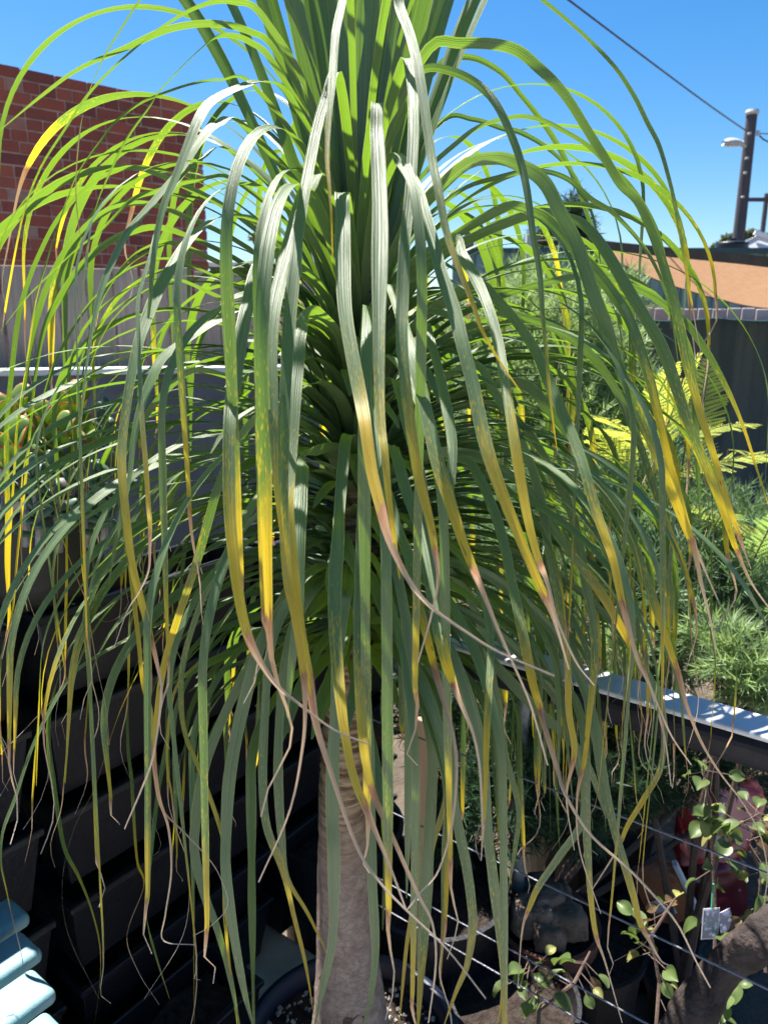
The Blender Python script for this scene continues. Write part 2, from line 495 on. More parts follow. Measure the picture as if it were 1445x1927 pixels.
# low wall with a pale cap in front of that fence
def ledge():
    a = at(-80, 697, 4.15); b_ = V((0.1, 4.75, a.z))
    d = (b_ - a); L = d.length; d.normalize(); nr = V((d.y, -d.x, 0))
    root = empty('garden_wall', V((a.x, a.y, GZ)), 'low grey garden wall with a pale cap in front of the paling fence', 'wall')
    c = (a + b_) / 2
    b = MB(); b.box(V((c.x, c.y, (GZ + a.z - 0.03) / 2)), (L, 0.16, a.z - 0.03 - GZ), (d, nr, V((0, 0, 1))))
    b.build('wall_body', M['greymid'], root)
    b = MB(); b.box(V((c.x, c.y, a.z - 0.012)), (L, 0.20, 0.034), (d, nr, V((0, 0, 1))))
    b.build('cap', M['whitewall'], root, bevel=0.004)
ledge()

# dark teal shed wall seen over the fence
def teal_shed():
    a = at(395, 503, 7.6)
    root = empty('garden_shed', V((a.x, a.y, GZ)), 'dark teal sheet metal shed showing over the paling fence', 'shed')
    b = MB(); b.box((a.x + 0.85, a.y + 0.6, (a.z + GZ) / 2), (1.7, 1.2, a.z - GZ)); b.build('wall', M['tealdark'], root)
    b = MB(); b.box((a.x + 0.85, a.y + 0.6, a.z + 0.022), (1.8, 1.3, 0.04)); b.build('roof', M['whitewall'], root)
teal_shed()

# ---- right boundary: sheet steel fence, pale boards, shade cloth
FY = 6.2
def right_fence():
    z_top = at(1445, 478, FY).z
    z0 = GZ - 0.05
    x0 = at(850, 560, FY).x; x1 = 5.2
    root = empty('steel_fence', V((x0, FY, GZ)), 'teal ribbed sheet steel boundary fence behind the shade sail', 'fence')
    pw = 0.76
    i = 0
    x = x0
    while x < x1:
        b = MB(); prof = []
        for k in range(7):
            xa = x + pw * k / 6
            st = pw / 6
            prof += [(xa, 0), (xa + st * 0.35, 0), (xa + st * 0.45, -0.03), (xa + st * 0.9, -0.03)]
        prof = [q for q in prof if q[0] <= x + pw - 0.003]
        for q in prof:
            b.v += [V((q[0], FY + q[1], z0)), V((q[0], FY + q[1], z_top))]
        for k in range(len(prof) - 1):
            b.f.append((2 * k, 2 * k + 2, 2 * k + 3, 2 * k + 1))
        b.build('panel', M['teal'], root)
        x += pw
    b = MB(); b.box(((x0 + x1) / 2, FY - 0.01, z_top + 0.022), (x1 - x0, 0.07, 0.04)); b.build('capping', M['tealdark'], root)
    # picket fence with pale boards just in front
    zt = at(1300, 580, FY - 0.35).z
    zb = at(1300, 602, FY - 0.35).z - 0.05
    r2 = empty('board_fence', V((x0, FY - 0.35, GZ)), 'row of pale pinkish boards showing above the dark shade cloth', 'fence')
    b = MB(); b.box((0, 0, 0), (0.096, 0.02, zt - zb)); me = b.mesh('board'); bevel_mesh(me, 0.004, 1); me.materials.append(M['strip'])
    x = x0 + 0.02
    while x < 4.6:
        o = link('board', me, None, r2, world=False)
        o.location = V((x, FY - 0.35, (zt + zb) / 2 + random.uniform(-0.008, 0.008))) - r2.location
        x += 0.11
    b = MB(); b.box(((x0 + 4.6) / 2, FY - 0.32, zb - 0.02), (4.6 - x0, 0.035, 0.09)); b.build('rail', M['brown_wood'], r2)
    x = x0
    while x < 4.7:
        b = MB(); b.box((x, FY - 0.30, (zb + GZ) / 2), (0.06, 0.06, zb - GZ)); b.build('post', M['brown_wood'], r2); x += 1.4
right_fence()

def shade_cloth():
    k = NT('dark_shade_cloth')
    wv = k.noise(k.pos(), 1.0, 2, 0.5, (16, 1, 0.6))
    wv2 = k.noise(k.pos(), 1.0, 3, 0.5, (260, 1, 200))
    c = k.mix(k.remap(wv, 0.35, 0.65), (0.040, 0.072, 0.086), (0.068, 0.108, 0.120))
    c = k.mix(k.remap(wv2, 0.4, 0.7, 0, 0.5), c, (0.012, 0.02, 0.026))
    m = k.done(k.bsdf(c, 0.8, 0.25, k.bump(wv2, 0.4, 0.003)))
    Yc = FY - 0.46
    zt = at(1300, 600, Yc).z
    x0 = at(985, 600, Yc).x; x1 = 4.4
    b = MB(); nx = 160; nz = 20
    for j in range(nz + 1):
        for i in range(nx + 1):
            x = x0 + (x1 - x0) * i / nx
            f = j / nz
            sag = -0.022 * abs(math.sin((x - x0) * 4.4)) * (1 - f)
            z = zt + sag - (zt - GZ - 0.02) * f
            y = Yc + 0.012 * math.sin(x * 23 + 0.4 * math.sin(z * 3)) + 0.02 * noise.noise(V((x * 3, z * 1.2, 0)))
            b.v.append(V((x, y, z)))
    for j in range(nz):
        for i in range(nx):
            a = j * (nx + 1) + i
            b.f.append((a, a + 1, a + nx + 2, a + nx + 1))
    root = empty('shade_cloth_screen', V((x0, Yc, GZ)), 'dark navy green shade cloth hung along the boundary fence at right', 'screen')
    b.build('cloth', m, root, smooth=True)
    b = MB(); pts = [V((x0 + (x1 - x0) * i / nx, Yc - 0.004, zt - 0.022 * abs(math.sin((x1 - x0) * i / nx * 4.4)) + 0.004)) for i in range(nx + 1)]
    b.tube(pts, 0.008, 6); b.build('hem', M['tealdark'], root)
shade_cloth()

# brown post and boards behind the crown, right of centre
def brown_fence():
    a = at(872, 452, 6.9)
    paling_fence('brown_fence', 'brown timber fence end showing between the arching leaves right of centre', V((a.x, a.y, 0)), V((a.x + 0.29, a.y, 0)), a.z + 0.1, GZ, 0.096, M['brown_wood'], rails=False)
    p = at(925, 452, 6.7)
    root = empty('fence_post', V((p.x, p.y, GZ)), 'grey steel fence post beside the brown timber fence end', 'post')
    b = MB(); b.box((p.x, p.y, (p.z + GZ) / 2), (0.05, 0.05, p.z - GZ)); b.build('post', M['galv'], root)
    b = MB(); b.box((p.x, p.y, p.z + 0.008), (0.065, 0.065, 0.014)); b.build('cap', M['galv'], root, bevel=0.003)
brown_fence()

# ---- shade sail
def shade_sail():
    k = NT('tan_shade_cloth')
    n1 = k.noise(k.pos(), 1.0, 4, 0.6, (30, 30, 30)); n2 = k.noise(k.pos(), 300, 2)
    c = k.mix(k.remap(n1, 0.3, 0.7), (0.30, 0.19, 0.12), (0.38, 0.25, 0.165))
    t = k.mix(k.remap(n1, 0.3, 0.7), (0.34, 0.20, 0.115), (0.42, 0.255, 0.155))
    ms = k.n('MixShader', _0=0.45, _1=k.bsdf(c, 0.8, 0.2, k.bump(n2, 0.3, 0.002)), _2=k.n('BsdfTranslucent', _Color=t).outputs[0])
    m = k.done(ms.outputs[0])
    hemm = simple('brown_sail_hem', (0.10, 0.075, 0.055), 0.8, 0.2, 20, 0.3, 200)
    near = [at(1085, 449, 4.9), at(1160, 458, 4.7), at(1250, 467, 4.45), at(1350, 476, 4.2), at(1445, 486, 4.0), at(1700, 520, 3.5)]
    far = [at(1088, 453, 5.05), at(1160, 492, 5.35), at(1250, 532, 5.5), at(1350, 562, 5.55), at(1445, 580, 5.6), at(1700, 600, 5.6)]
    def crv(P, t):
        x = t * (len(P) - 1); i = min(int(x), len(P) - 2); f = x - i
        p0, p1, p2, p3 = P[max(i - 1, 0)], P[i], P[i + 1], P[min(i + 2, len(P) - 1)]
        return 0.5 * ((2 * p1) + (p2 - p0) * f + (2 * p0 - 5 * p1 + 4 * p2 - p3) * f * f + (3 * p1 - p0 - 3 * p2 + p3) * f ** 3)
    b = MB(); NU, NV = 60, 14
    for i in range(NU + 1):
        a, c_ = crv(near, i / NU), crv(far, i / NU)
        for j in range(NV + 1):
            f = j / NV
            p = a.lerp(c_, f); p.z -= 0.05 * math.sin(math.pi * f) * (i / NU) + 0.004 * noise.noise(p * 6)
            b.v.append(p)
    for i in range(NU):
        for j in range(NV):
            q = i * (NV + 1) + j
            b.f.append((q, q + 1, q + NV + 2, q + NV + 1))
    root = empty('shade_sail', V((near[0].x, near[0].y, GZ)), 'tan triangular shade sail stretched above the steel fence at right', 'shade sail')
    b.build('canopy', m, root, smooth=True)
    b = MB()
    for i in range(NU):
        p, q = crv(near, i / NU), crv(near, (i + 1) / NU)
        h0 = V((0, -0.012, 0.0)); dn = V((0, 0.004, -0.046))
        b.quad(p + h0 + V((0, 0, 0.006)), q + h0 + V((0, 0, 0.006)), q + h0 + dn, p + h0 + dn)
    b.build('hem', hemm, root)
    b = MB(); b.tube([crv(far, i / NU) for i in range(NU + 1)], 0.006, 6); b.build('edge_rope', hemm, root)
    ring = at(1328, 538, 5.3)
    b = MB(); b.tube([ring + V((0.014 * math.cos(a), 0, 0.014 * math.sin(a))) for a in [i * math.pi / 8 for i in range(17)]], 0.003, 6); b.build('eyelet', M['galv'], root)
    # corner fixing and its post far left corner
    p = crv(near, 0)
    b = MB(); b.tube([p + V((0.02, 0, 0)), p + V((-0.22, 0.25, 0.01))], 0.005, 6); b.build('corner_rope', hemm, root)
    b = MB(); b.box((p.x - 0.24, p.y + 0.27, (p.z + GZ) / 2 + 0.03), (0.05, 0.05, p.z - GZ + 0.06)); b.build('post', M['galv'], root)
shade_sail()

# ---- utility pole, wires, distant things
def utility_pole():
    Y = 18.0
    top = at(1411, 212, Y); bot = at(1388, 482, Y)
    x = (top.x + bot.x) / 2
    root = empty('utility_pole', V((x, Y, GZ)), 'dark timber utility pole with a street lamp at right', 'utility pole')
    b = MB(); b.tube([V((x, Y, GZ)), V((x, Y, 3.0)), V((x, Y, top.z))], [0.155, 0.135, 0.115], 14); b.build('shaft', M['pole'], root, smooth=False)
    b = MB(); b.tube([V((x, Y, top.z - 0.05)), V((x, Y, top.z)), V((x, Y, top.z + 0.05))], [0.135, 0.15, 0.13], 14); b.build('pole_cap', M['galv'], root)
    la = at(1372, 271, Y - 0.3)
    b = MB(); b.tube([V((x, Y, la.z - 0.02)), V((x - 0.2, Y - 0.15, la.z)), la + V((0.16, 0, 0.01))], 0.03, 8); arm = b.build('lamp_arm', M['galv'], root)
    b = MB(); n = 14
    for i in range(9):
        t = i / 8
        cx = la.x - 0.14 + 0.42 * t
        rr = 0.13 * math.sqrt(max(0.0, math.sin(math.pi * min(1, 0.06 + t * 0.82)))) * (1 - 0.35 * t) + 0.012
        for k in range(n):
            a = 2 * math.pi * k / n
            dz = math.sin(a); dz = dz * (1.0 if dz > 0 else 0.45)
            b.v.append(V((cx, la.y + rr * math.cos(a), la.z + rr * dz)))
    for i in range(8):
        for k in range(n):
            b.f.append((i * n + k, i * n + (k + 1) % n, (i + 1) * n + (k + 1) % n, (i + 1) * n + k))
    b.f.append(tuple(range(n))); b.f.append(tuple(8 * n + k for k in reversed(range(n))))
    b.build('lamp_head', M['galv'], arm, smooth=True)
    for zz in (0.45, 0.95, 1.25, 1.75):
        b = MB(); b.tube([V((x - 0.06, Y - 0.16, top.z - zz)), V((x - 0.06, Y - 0.08, top.z - zz))], 0.03, 8); b.build('bolt', M['galv'], root)
    b = MB(); zi = top.z - 0.42
    b.lathe([(0.0, -0.05), (0.045, -0.05), (0.03, -0.02), (0.05, 0.0), (0.03, 0.03), (0.04, 0.05), (0.0, 0.06)], (x + 0.16, Y - 0.05, zi), 10)
    b.build('insulator', M['whitewall'], root, smooth=True)
    b = MB(); b.tube([V((x + 0.16, Y, zi)), V((x + 0.32, Y, zi - 0.12)), V((x + 0.5, Y, zi - 0.2)), V((x + 0.62, Y, zi - 0.1)), V((x + 0.55, Y, zi - 0.01))], 0.016, 6)
    b.build('wire_loop', M['cable'], root)
    # service cable to the house overhead
    a = V((x - 0.13, Y - 0.05, at(1398, 246, Y).z)); e = at(1010, -45, 4.0)
    pts = []
    for i in range(25):
        t = i / 24; p = a.lerp(e, t); p.z -= 0.02 * math.sin(math.pi * t); pts.append(p)
    r2 = empty('service_cable', a, 'dark overhead service cable running from the pole to the upper left', 'cable')
    b = MB(); b.tube(pts, [0.016 + (0.005 - 0.016) * (i / 24) for i in range(25)], 6); b.build('cable', M['cable'], r2)
    r3 = empty('street_wire', V((x + 0.2, Y, zi)), 'thin overhead wire leaving the pole to the right', 'cable')
    b = MB(); b.tube([V((x + 0.2, Y, zi)), V((x + 6, Y + 1, zi + 0.05))], 0.011, 5); b.build('wire', M['cable'], r3)
    # second, far pole
    f = at(1441, 375, 45)
    r4 = empty('far_power_pole', V((f.x, 45, GZ)), 'faint distant power pole with a crossarm at the right edge', 'utility pole')
    b = MB(); b.tube([V((f.x, 45, GZ)), V((f.x, 45, f.z + 0.3))], 0.14, 8); b.build('shaft', M['pole'], r4)
    b = MB(); b.box((f.x - 0.1, 44.8, f.z - 0.05), (2.4, 0.14, 0.2)); b.build('crossarm', M['pole'], r4)
utility_pole()

def far_house():
    a = at(1420, 452, 22)
    z0 = at(1400, 492, 22).z
    root = empty('house', V((a.x + 2.5, 24, GZ)), 'house with a pale corrugated gable roof beyond the shade sail', 'house')
    ridge = V((a.x - 0.05, 21.8, a.z + 0.1))
    b = MB()
    e0 = V((ridge.x - 1.3, 21.2, z0 - 0.25)); e1 = V((ridge.x + 4.0, 20.6, z0 - 0.75))
    rk = ridge + V((4.2, 6, 0.0))
    # front slope with corrugations
    n = 60
    for side in (0, 1):
        A0, A1 = (ridge, rk)
        B0, B1 = ((V((ridge.x - 2.2, ridge.y + 0.3, ridge.z - 1.15)), V((rk.x - 2.2, rk.y + 0.3, rk.z - 1.15))) if side == 0 else (V((ridge.x + 2.6, ridge.y - 1.6, ridge.z - 1.15)), V((rk.x + 2.6, rk.y - 1.6, rk.z - 1.15))))
        base = len(b.v)
        for i in range(n + 1):
            off = V((0, 0, 0.03 * (i % 2)))
            b.v += [A0.lerp(A1, i / n) + off, B0.lerp(B1, i / n) + off]
        for i in range(n):
            q = base + 2 * i; b.f.append((q, q + 1, q + 3, q + 2))
    roof = b.build('roof', M['roofwhite'], root)
    # gable wall
    b = MB()
    l = V((ridge.x - 2.1, ridge.y + 0.32, ridge.z - 1.12)); r = V((ridge.x + 2.5, ridge.y - 1.52, ridge.z - 1.12))
    top = ridge + V((0, 0.02, -0.03))
    b.v = [l, r, top, V((l.x, l.y, GZ)), V((r.x, r.y, GZ))]
    b.f = [(0, 1, 2), (3, 4, 1, 0)]
    m = b.mesh('gable_wall')
    link('gable_wall', m, M['whitewall'], root)
    b = MB(); b.box(ridge.lerp(r, 0.5) + V((0, -0.04, 0.05)), ((r - ridge).length + 0.2, 0.05, 0.14), ((r - ridge).normalized(), V((0, 1, 0)), (r - ridge).normalized().cross(V((0, 1, 0)))))
    b.build('barge_board', M['roofwhite'], roof)
    # dark water tank
    t = at(1375, 470, 16); tw = 0.33
    r2 = empty('water_tank', V((t.x, 16, GZ)), 'black ribbed water tank to the left of the utility pole', 'tank')
    prof = [(0.0, t.z + 0.16 - GZ), (tw * 0.7, t.z + 0.15 - GZ)]
    zz = t.z + 0.12 - GZ
    while zz > 0:
        prof += [(tw, zz), (tw * 0.94, zz - 0.05)]; zz -= 0.1
    prof.append((tw, 0))
    b = MB(); b.lathe(prof, (t.x, 16, GZ), 28); b.build('tank_wall', M['black'], r2, smooth=True)
    b = MB(); b.lathe([(0, 0.05), (0.1, 0.05), (0.11, 0)], (t.x, 16, t.z + 0.16), 14); b.build('lid', M['black'], r2)
far_house()

# ---- broad leaf clump trees far behind
def leaf_cloud(b, c, rad, n, size, rs, flat=1.0):
    for _ in range(n):
        while True:
            d = V((rs.uniform(-1, 1), rs.uniform(-1, 1), rs.uniform(-1, 1)))
            if d.length <= 1: break
        p = c + V((d.x * rad[0], d.y * rad[1], d.z * rad[2]))
        a = V((rs.gauss(0, 1), rs.gauss(0, 1), rs.gauss(0, 0.6))).normalized()
        e = a.orthogonal().normalized(); e.rotate(Matrix.Rotation(rs.uniform(0, 6.28), 3, a))
        s = size * rs.uniform(0.6, 1.3)
        b.quad(p - a * s, p + e * s * 0.35, p + a * s, p - e * s * 0.35)
def far_tree(name, label, base, blobs, mat, n, size, seed):
    rs = random.Random(seed)
    root = empty(name, V((base.x, base.y, GZ)), label, 'tree')
    b = MB()
    tp = V((base.x, base.y, max(q[0].z for q in blobs)))
    b.tube([V((base.x, base.y, GZ)), V((base.x, base.y, GZ)).lerp(tp, 0.5), tp], [0.14, 0.1, 0.02], 8)
    for c, r in blobs:
        b.tube([V((base.x, base.y, GZ)).lerp(tp, 0.55), (V((base.x, base.y, c.z - r[2]))).lerp(c, 0.6), c], [0.06, 0.04, 0.015], 6)
    b.build('trunk', M['stem'], root)
    b = MB()
    tot = sum(r[0] * r[2] for c, r in blobs)
    for c, r in blobs:
        leaf_cloud(b, c, r, int(n * r[0] * r[2] / tot), size, rs)
    b.build('crown', mat, root)
D = 34
far_tree('gum_tree', 'round headed gum tree behind the utility pole', at(1395, 500, D),
         [(at(px, py, D), V((r * D / FPX, r * D / FPX, r * .6 * D / FPX))) for px, py, r in ((1352, 464, 13), (1370, 450, 13), (1392, 444, 14), (1412, 440, 12), (1425, 450, 12), (1440, 447, 12), (1460, 455, 16), (1395, 470, 20))], M['gum'], 2600, 0.14, 3)
far_tree('slender_tree', 'thin sparse tree seen through leaves above the shed at left', at(495, 500, 26),
         [(at(px, py, 26), V((r * 26 / FPX, r * 26 / FPX, r * .7 * 26 / FPX))) for px, py, r in ((478, 447, 12), (492, 458, 14), (500, 470, 12), (515, 463, 12), (530, 475, 14))], M['gum'], 500, 0.10, 4)

# needle foliage
def needle_tufts(b, c, rad, n, ln, wd, rs, per=14, up=0.4, shell=0.5):
    for _ in range(n):
        while True:
            d = V((rs.uniform(-1, 1), rs.uniform(-1, 1), rs.uniform(-1, 1)))
            if shell < d.length <= 1 or (d.length <= 1 and rs.random() < 0.35): break
        p = c + V((d.x * rad[0], d.y * rad[1], d.z * rad[2]))
        ax = (d + V((0, 0, up)) + V((rs.gauss(0, .3), rs.gauss(0, .3), rs.gauss(0, .3)))).normalized()
        ln2 = ln * rs.uniform(0.7, 1.3)
        e = ax.orthogonal().normalized(); f = ax.cross(e)
        for k in range(per):
            a = rs.uniform(0, 6.283); tl = rs.uniform(0.25, 1.1)
            dr = (ax * math.cos(tl) + (e * math.cos(a) + f * math.sin(a)) * math.sin(tl)).normalized()
            q = p + ax * ln2 * rs.uniform(-0.8, 0.8)
            sd = dr.orthogonal().normalized(); sd.rotate(Matrix.Rotation(rs.uniform(0, 6.28), 3, dr))
            b.tri(q - sd * wd, q + sd * wd, q + dr * ln2)
def needle_shrub(name, label, base, blobs, mat, seed, ln=0.04, wd=0.0016, per=14, cat='shrub', stemm='stem'):
    rs = random.Random(seed)
    root = empty(name, base, label, cat)
    b = MB()
    for c, r, n in blobs:
        mid = base.lerp(c, 0.5) + V((rs.uniform(-.04, .04), rs.uniform(-.04, .04), 0.03))
        b.tube([base + V((rs.uniform(-.02, .02), rs.uniform(-.02, .02), 0)), mid, c], [0.012, 0.009, 0.004], 6)
        for _ in range(5):
            d = V((rs.gauss(0, 1), rs.gauss(0, 1), rs.gauss(0, 1))).normalized()
            b.tube([mid.lerp(c, rs.uniform(.5, 1)), c + V((d.x * r[0], d.y * r[1], d.z * r[2])) * 0.8], [0.004, 0.0015], 5)
    b.build('stems', M[stemm], root)
    b = MB()
    for c, r, n in blobs:
        needle_tufts(b, c, r, n, ln, wd, rs, per)
    b.build('foliage', mat, root)
def blob(px, py, Y, r, n, sq=1.0): return (at(px, py, Y), V((r, r, r * sq)), n)

# ================================================================== garden behind the railing
def gbase(px, Y): 
    p = at(px, 900, Y); return V((p.x, p.y, GZ))
def pot(name, label, c, r, h, mat, mname='pot'):
    root = empty(name, c, label, 'pot')
    b = MB(); b.lathe([(0, 0), (r * 0.74, 0), (r * 0.76, 0.01), (r * 0.95, h - 0.03), (r, h - 0.028), (r * 1.02, h), (r * 0.95, h), (r * 0.90, h - 0.05)], c, 36)
    b.build('wall', mat, root, smooth=False)
    b = MB(); b.lathe([(0, h - 0.03), (r * 0.5, h - 0.028), (r * 0.93, h - 0.035)], c, 28); b.build('soil', M['soil'], root, smooth=True)
    return c + V((0, 0, h - 0.03))
p1 = pot('shrub_pot', 'black plastic pot holding the tall feathery shrub', gbase(1050, 2.95), 0.24, 0.42, M['black'])
needle_shrub('needle_shrub', 'tall feathery grey green shrub with fine needles behind the palm at right', p1,
    [blob(1040, 620, 3.0, 0.24, 420), blob(1000, 740, 2.9, 0.26, 460), blob(1110, 700, 3.1, 0.24, 420), blob(1060, 850, 2.8, 0.28, 520), blob(950, 640, 3.3, 0.24, 330), blob(1180, 800, 3.0, 0.22, 320), blob(1150, 570, 3.6, 0.17, 160), blob(900, 780, 3.1, 0.24, 330), blob(860, 640, 3.4, 0.2, 200), blob(980, 560, 3.5, 0.16, 150)],
    M['needle_pale'], 11, 0.055, 0.0030)
p2 = pot('conifer_pot', 'black plastic pot holding the dark bushy conifer', gbase(1150, 2.3), 0.26, 0.45, M['black'])
needle_shrub('dark_conifer', 'dark green bushy conifer low behind the railing at right', p2,
    [blob(1050, 980, 2.3, 0.22, 480), blob(1160, 1000, 2.3, 0.24, 520), blob(1260, 1060, 2.2, 0.22, 460), blob(1120, 1120, 2.1, 0.22, 460), blob(1330, 1150, 2.1, 0.20, 400), blob(950, 1060, 2.4, 0.2, 380), blob(1230, 940, 2.6, 0.22, 420), blob(1420, 1100, 2.4, 0.2, 360), blob(1380, 1000, 2.7, 0.18, 300), blob(860, 1000, 2.5, 0.2, 300), blob(1000, 1180, 2.1, 0.16, 300), blob(1250, 1200, 2.0, 0.15, 300)],
    M['needle'], 12, 0.045, 0.0026)
p3 = pot('low_pot', 'black plastic pot in the shade behind the railing', gbase(1010, 1.80), 0.17, 0.26, M['black'])
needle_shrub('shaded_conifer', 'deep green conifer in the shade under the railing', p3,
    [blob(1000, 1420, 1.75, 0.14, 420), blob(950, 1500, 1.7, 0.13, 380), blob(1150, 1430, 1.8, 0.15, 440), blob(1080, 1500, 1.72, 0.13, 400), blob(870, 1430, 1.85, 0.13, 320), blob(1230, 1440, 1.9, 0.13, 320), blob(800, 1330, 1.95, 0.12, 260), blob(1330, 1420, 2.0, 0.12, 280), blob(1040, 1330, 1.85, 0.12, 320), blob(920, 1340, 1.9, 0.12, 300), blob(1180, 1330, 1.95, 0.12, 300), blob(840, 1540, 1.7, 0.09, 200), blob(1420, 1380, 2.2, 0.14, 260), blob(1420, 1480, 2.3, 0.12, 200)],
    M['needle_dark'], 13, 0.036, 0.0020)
p4 = pot('small_pot', 'small dark pot under the lime tufted shrub', gbase(1400, 1.75), 0.11, 0.18, M['black'])
needle_shrub('pale_tufted_shrub', 'small shrub with bright lime needle tufts just beyond the railing', p4,
    [blob(1390, 1245, 1.7, 0.075, 80), blob(1425, 1290, 1.65, 0.05, 46), blob(1350, 1205, 1.8, 0.06, 50), blob(1160, 1240, 1.85, 0.08, 80)],
    M['needle_pale'], 14, 0.045, 0.0026, 18)
needle_shrub('far_pine', 'small pine top standing above the left end of the shade sail', V((at(1085, 420, 7.5).x, 7.5, GZ)),
    [blob(1085, 392, 7.5, 0.11, 40), blob(1070, 425, 7.5, 0.16, 60), blob(1100, 440, 7.5, 0.13, 40), blob(1035, 452, 7.5, 0.16, 60), blob(1010, 470, 7.6, 0.14, 40)],
    M['pine'], 15, 0.10, 0.005, 14, 'tree')
# dark nursery pots standing on the terrace between the palm and the railing, and beyond it
pot('nursery_pot', 'black nursery pot right of the palm trunk', V((0.13, 1.62, GZ)), 0.19, 0.62, M['black'])
pot('nursery_pot', 'tall black nursery pot directly behind the palm trunk', V((-0.12, 1.72, GZ)), 0.17, 0.72, M['black'])
pot('nursery_pot', 'black nursery pot low at the bottom right of the palm pot', V((0.30, 1.40, GZ)), 0.15, 0.5, M['black'])
pot('nursery_pot', 'black nursery pot under the dark conifer', V((0.52, 1.62, GZ)), 0.16, 0.45, M['black'])

def frond(b, p0, d0, L, W, droop, rs, npair=16, nl=12):
    p = p0.copy(); d = d0.normalized()
    side = d.cross(V((0, 0, 1))).normalized()
    pts = [p.copy()]
    for i in range(npair):
        d = (d + V((0, 0, -droop / npair))).normalized()
        p = p + d * (L / npair); pts.append(p.copy())
        f = (i + 1) / npair
        wl = W * math.sin(math.pi * (0.15 + 0.8 * f)) + 0.006
        upn = side.cross(d).normalized()
        for s in (-1, 1):
            dr = (side * s + d * 0.45 - upn * 0.12 + V((rs.gauss(0, .05), rs.gauss(0, .05), rs.gauss(0, .08)))).normalized()
            # each pinna carries its own little leaflets
            for j in range(nl):
                g = (j + 0.5) / nl
                q = p + dr * wl * g
                ll = (L / npair) * 0.85 * (1 - 0.45 * g)
                for s2 in (-1, 1):
                    e = (d * s2 * 0.8 + dr * 0.6).normalized()
                    nn = dr.cross(d).normalized()
                    b.quad(q, q + e * ll * 0.5 + dr * wl / nl * 0.6, q + e * ll, q + e * ll * 0.5 - dr * wl / nl * 0.5)
    return pts
def ferny_plant(name, label, base, specs, mat, seed):
    rs = random.Random(seed)
    root = empty(name, base, label, 'plant')
    for p0, d0, L, W, dr in specs:
        b = MB()
        pts = frond(b, p0, d0, L, W, dr, rs)
        o = b.build('frond', mat, root)
        s = MB(); s.tube([base, base.lerp(p0, 0.6) + V((0, 0.03, 0.08)), p0] , [0.006, 0.004, 0.003], 5); s.tube(pts, 0.0018, 5)
        s.build('stalk', M['stem'], o)
ferny_plant('golden_plant', 'plant with golden lime feathery fronds in front of the shade cloth', gbase(1260, 2.45), [
    (at(1215, 930, 2.40), V((0.12, -0.1, 1)), 0.46, 0.10, 0.9),
    (at(1240, 900, 2.30), V((0.75, -0.15, 0.36)), 0.36, 0.10, 0.35),
    (at(1230, 870, 2.45), V((-0.5, -0.2, 0.7)), 0.34, 0.09, 0.9),
    (at(1310, 850, 2.5), V((0.06, 0.1, 0.95)), 0.30, 0.075, 0.5),
    (at(1290, 830, 2.45), V((0.75, 0.0, 0.5)), 0.24, 0.07, 0.7),
    (at(1230, 960, 2.3), V((0.4, -0.6, 0.5)), 0.32, 0.09, 1.2),
    (at(1200, 850, 2.5), V((0.10, -0.2, 0.95)), 0.32, 0.085, 0.9),
    (at(1170, 900, 2.4), V((-0.25, -0.3, 0.8)), 0.30, 0.085, 1.2),
    (at(1270, 980, 2.25), V((0.8, -0.3, 0.3)), 0.3, 0.085, 0.9),
    (at(1370, 845, 2.55), V((0.8, 0.1, -0.05)), 0.26, 0.06, 0.5)], M['gold'], 21)
ferny_plant('green_fern', 'green ferny plant at the right edge above the railing', gbase(1440, 2.2), [
    (at(1395, 1110, 2.1), V((0.10, -0.2, 1)), 0.34, 0.09, 0.8),
    (at(1430, 1060, 2.15), V((0.9, -0.1, 0.4)), 0.30, 0.085, 0.8),
    (at(1395, 1140, 2.0), V((0.75, -0.3, 0.35)), 0.30, 0.085, 0.8),
    (at(1420, 1000, 2.3), V((-0.5, -0.2, 0.3)), 0.2, 0.05, 0.8),
    (at(1380, 1100, 2.1), V((-0.7, -0.3, 0.4)), 0.22, 0.055, 0.9)], M['frond'], 22)

# ---- railing with steel cables
RU = 1.085
RZ = 1.0
def railing():
    root = empty('railing', wp(RU, 1.4, 0), 'grey topped terrace railing with thin steel cables at right', 'railing')
    n0, n1 = -0.98, 1.75
    b = MB(); c = wp(RU, (n0 + n1) / 2, RZ - 0.004)
    b.box(c, (0.066, n1 - n0, 0.010), (UX, NX, V((0, 0, 1)))); b.build('top_plate', M['rail'], root, bevel=0.0045, seg=3)
    b = MB(); b.box(wp(RU, (n0 + n1) / 2, RZ - 0.036), (0.060, n1 - n0, 0.052), (UX, NX, V((0, 0, 1)))); b.build('top_rail', M['rail_dark'], root, bevel=0.018, seg=4)
    for n in (-0.95, 1.55):
        b = MB(); b.box(wp(RU, n, (RZ - 0.065) / 2), (0.05, 0.05, RZ - 0.065), (UX, NX, V((0, 0, 1)))); b.build('post', M['rail_dark'], root, bevel=0.004)
    for px, py in ((1435, 1640), (1360, 1822), (1190, 1912), (1180, 1640 + 330)):
        r = ray(px, py); t = RU / r.dot(UX); z = CAM_H + r.z * t
        b = MB(); b.tube([wp(RU, -0.95, z), wp(RU, 1.55, z)], 0.0017, 6, cap=False); b.build('cable', M['wire'], root)
railing()

